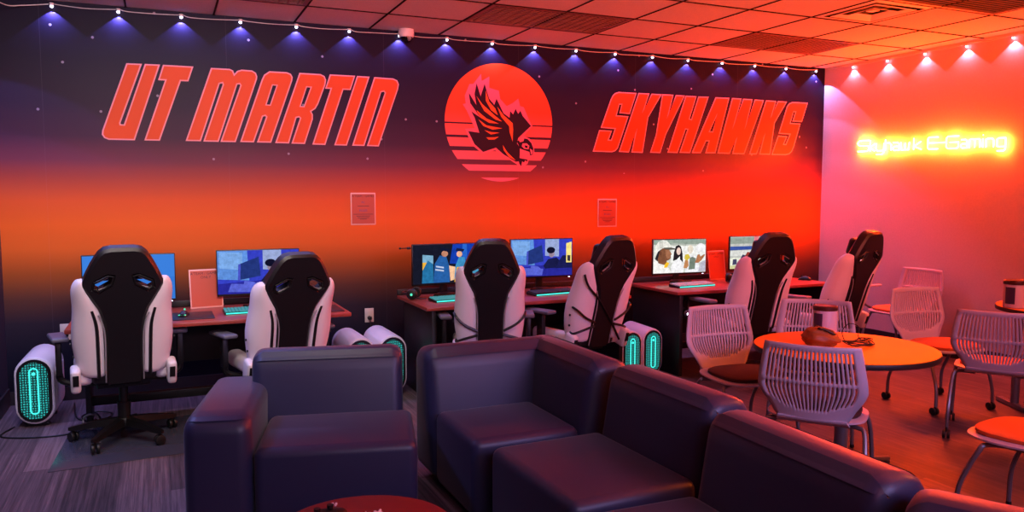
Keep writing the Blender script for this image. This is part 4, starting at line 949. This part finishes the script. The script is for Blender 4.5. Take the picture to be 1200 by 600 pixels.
# ------------------------------------------------------------------ cafe tables
def cafe_table(label, cx, cy, r, tfeet, rz):
    t = thing('cafe_table', label, 'table', (cx, cy, 0), rz, 'round cafe tables')
    bm = bm_new(); lathe(bm, [(r-.006,.722),(r-.003,.7315),(r-.012,.733)], 72); obj('tabletop', bm, M['table'], t)
    bm = bm_new(); lathe(bm, [(r-.03,.700),(r,.702),(r+.003,.716),(r,.728),(r-.006,.7285),(r-.03,.715)], 72); obj('edge_band', bm, M['edge'], t)
    if tfeet:
        for s in (-1, 1):
            bm = bm_new(); box(bm, (.05,.40,.035), T(s*.40,0,.0185), .006); obj('foot_bar', bm, M['steel'], t)
            bm = bm_new(); cyl(bm, .028,.028,.66, T(s*.40,0,.366), 18); obj('leg', bm, M['steel'], t)
        bm = bm_new(); box(bm, (.8,.05,.02), T(0,0,.69), .003); obj('under_frame', bm, M['steel'], t)
    else:
        for k in range(3):
            a = (0, R(115), R(240))[k]; bm = bm_new(); tube(bm, [(.03*math.cos(a),.03*math.sin(a),.07),(.3*math.cos(a),.3*math.sin(a),.05),(.48*math.cos(a),.48*math.sin(a),.022)], [.026,.02,.015], 8); cyl(bm, .016,.018,.012, T(.47*math.cos(a),.47*math.sin(a),.0065), 12); obj('foot', bm, M['steel'], t)
        bm = bm_new(); cyl(bm, .035,.035,.62, T(0,0,.385), 20); obj('column', bm, M['steel'], t)
        bm = bm_new(); box(bm, (.3,.3,.008), T(0,0,.697), .002); obj('top_plate', bm, M['steel'], t)
    return t
cafe_table('round orange-lit cafe table with dark edge among the slotted chairs', 3.33, 3.06, .465, False, R(10.5))
cafe_table('round cafe table with dark edge cut off by the right edge of the picture', 5.98, 3.42, .50, True, R(-27))
def canister(x, y, label, k=1.):
    t = thing('canister', label, 'canister', (x, y, .7335), R(40)); t.scale = (k, k, k)
    bm = bm_new(); lathe(bm, [(.060,0),(.064,.004),(.064,.135),(.062,.14)], 32); obj('body', bm, M['chairshell'], t)
    bm = bm_new(); lathe(bm, [(.066,.1405),(.067,.148),(.066,.160),(.06,.166),(.045,.163),(.02,.165)], 32); obj('lid', bm, M['canlid'], t)
    bm = bm_new(); n = 10; A = [R(122)+R(50)*k_/n for k_ in range(n+1)]
    lo = [bm.verts.new((.0652*math.cos(a), .0652*math.sin(a), .025)) for a in A]; hi = [bm.verts.new((.0652*math.cos(a), .0652*math.sin(a), .125)) for a in A]
    for i in range(n): bm.faces.new((lo[i], lo[i+1], hi[i+1], hi[i]))
    obj('label', bm, M['canlabel'], t)
canister(3.50, 3.36, 'pale cylindrical canister with dark lid on the orange cafe table', 1.03)
canister(5.60, 3.62, 'pale cylindrical canister with dark lid on the table at the right edge', 1.2)
# crumpled brown pouch
t = thing('leather_pouch', 'crumpled brown leather pouch with a dark top on the orange cafe table', 'pouch', (3.205, 3.10, .7335), R(-35))
from mathutils import noise as MN
bm = bm_new(); vs = sph(bm, 1, None, 40, 24)
for v in bm.verts:
    p = v.co.copy(); d = MN.noise(p*1.7+Vector((3.1,0,1)))*.22+abs(MN.noise(p*3.3))*.22
    q = p*(1+d-.1); v.co = Vector((q.x*.105, q.y*.075, max(.001, .042+q.z*.052*(1.15 if p.x < 0 else .85))))
obj('body', bm, M['leather_brown'], t, angle=70)
bm = bm_new(); n = 8
g_ = [[bm.verts.new((-.02+.085*i/n, -.045+.075*j/n, .104-.022*(i/n)+.006*math.sin(j*.9+i*.5))) for j in range(n+1)] for i in range(n+1)]
for i in range(n):
    for j in range(n): bm.faces.new((g_[i][j], g_[i+1][j], g_[i+1][j+1], g_[i][j+1]))
o = obj('dark_flap', bm, M['black'], t); sm = o.modifiers.new('thick', 'SOLIDIFY'); sm.thickness = .008
bm = bm_new(); rnd = random.Random(4); pts = []
for k in range(46):
    a = k*.83; r_ = .03+.055*rnd.random(); pts.append((r_*1.25*math.cos(a), r_*math.sin(a), .004+.022*rnd.random()))
pts += [(.02,.03,.03),(.05,.06,.085),(.02,.10,.10),(-.03,.10,.06),(-.05,.06,.01)]
tube(bm, pts, .0026, 6, 0, 5)
tag(obj('earphone_cable', bm, M['cable'], loc=(3.43, 3.04, .7335)), 'tangled dark cable beside the brown pouch on the orange table', 'cable')
bm = bm_new(); tube(bm, [(.42*math.cos(a), .42*math.sin(a), .018+.008*math.sin(a*5)) for a in [R(35)+R(90)*k/16 for k in range(17)]], .016, 8)
tag(obj('black_strap', bm, M['cable'], loc=(5.98, 3.42, .752)), 'curved black strap lying along the far side of the right-edge table', 'strap')

# ------------------------------------------------------------------ lights
def area(name, loc, target, size, energy, col, spread=180):
    l = bpy.data.lights.new(name, 'AREA'); l.shape = 'RECTANGLE'; l.size, l.size_y = size; l.energy = energy; l.color = col; l.spread = R(spread)
    o = bpy.data.objects.new(name, l); COL.objects.link(o); o.location = loc
    o.rotation_euler = (Vector(target)-Vector(loc)).to_track_quat('-Z', 'Y').to_euler(); return o
for a in FILL_LIGHTS: area(*a)
nt = M['tubeneon'].node_tree
for n in nt.nodes:
    if n.type == 'EMISSION': n.inputs['Color'].default_value = (*NEON_COL, 1); n.inputs['Strength'].default_value = NEON
w = bpy.data.worlds.new('room_dark'); SC.world = w; w.use_nodes = True
w.node_tree.nodes['Background'].inputs['Color'].default_value = (*WORLD, 1); w.node_tree.nodes['Background'].inputs['Strength'].default_value = 1
# ------------------------------------------------------------------ camera
c = bpy.data.cameras.new('camera'); c.sensor_width = 36; c.lens = 916.28/1200*36; c.clip_start = .02
co = bpy.data.objects.new('camera', c); COL.objects.link(co); co.location = (0, 0, EYE); co.rotation_euler = (PI/2-.0783, 0, -.4218)
SC.camera = co
SC.view_settings.view_transform = 'Standard'; SC.view_settings.look = 'None'; SC.view_settings.gamma = 1; SC.view_settings.use_curve_mapping = False
SC.view_settings.exposure = 0
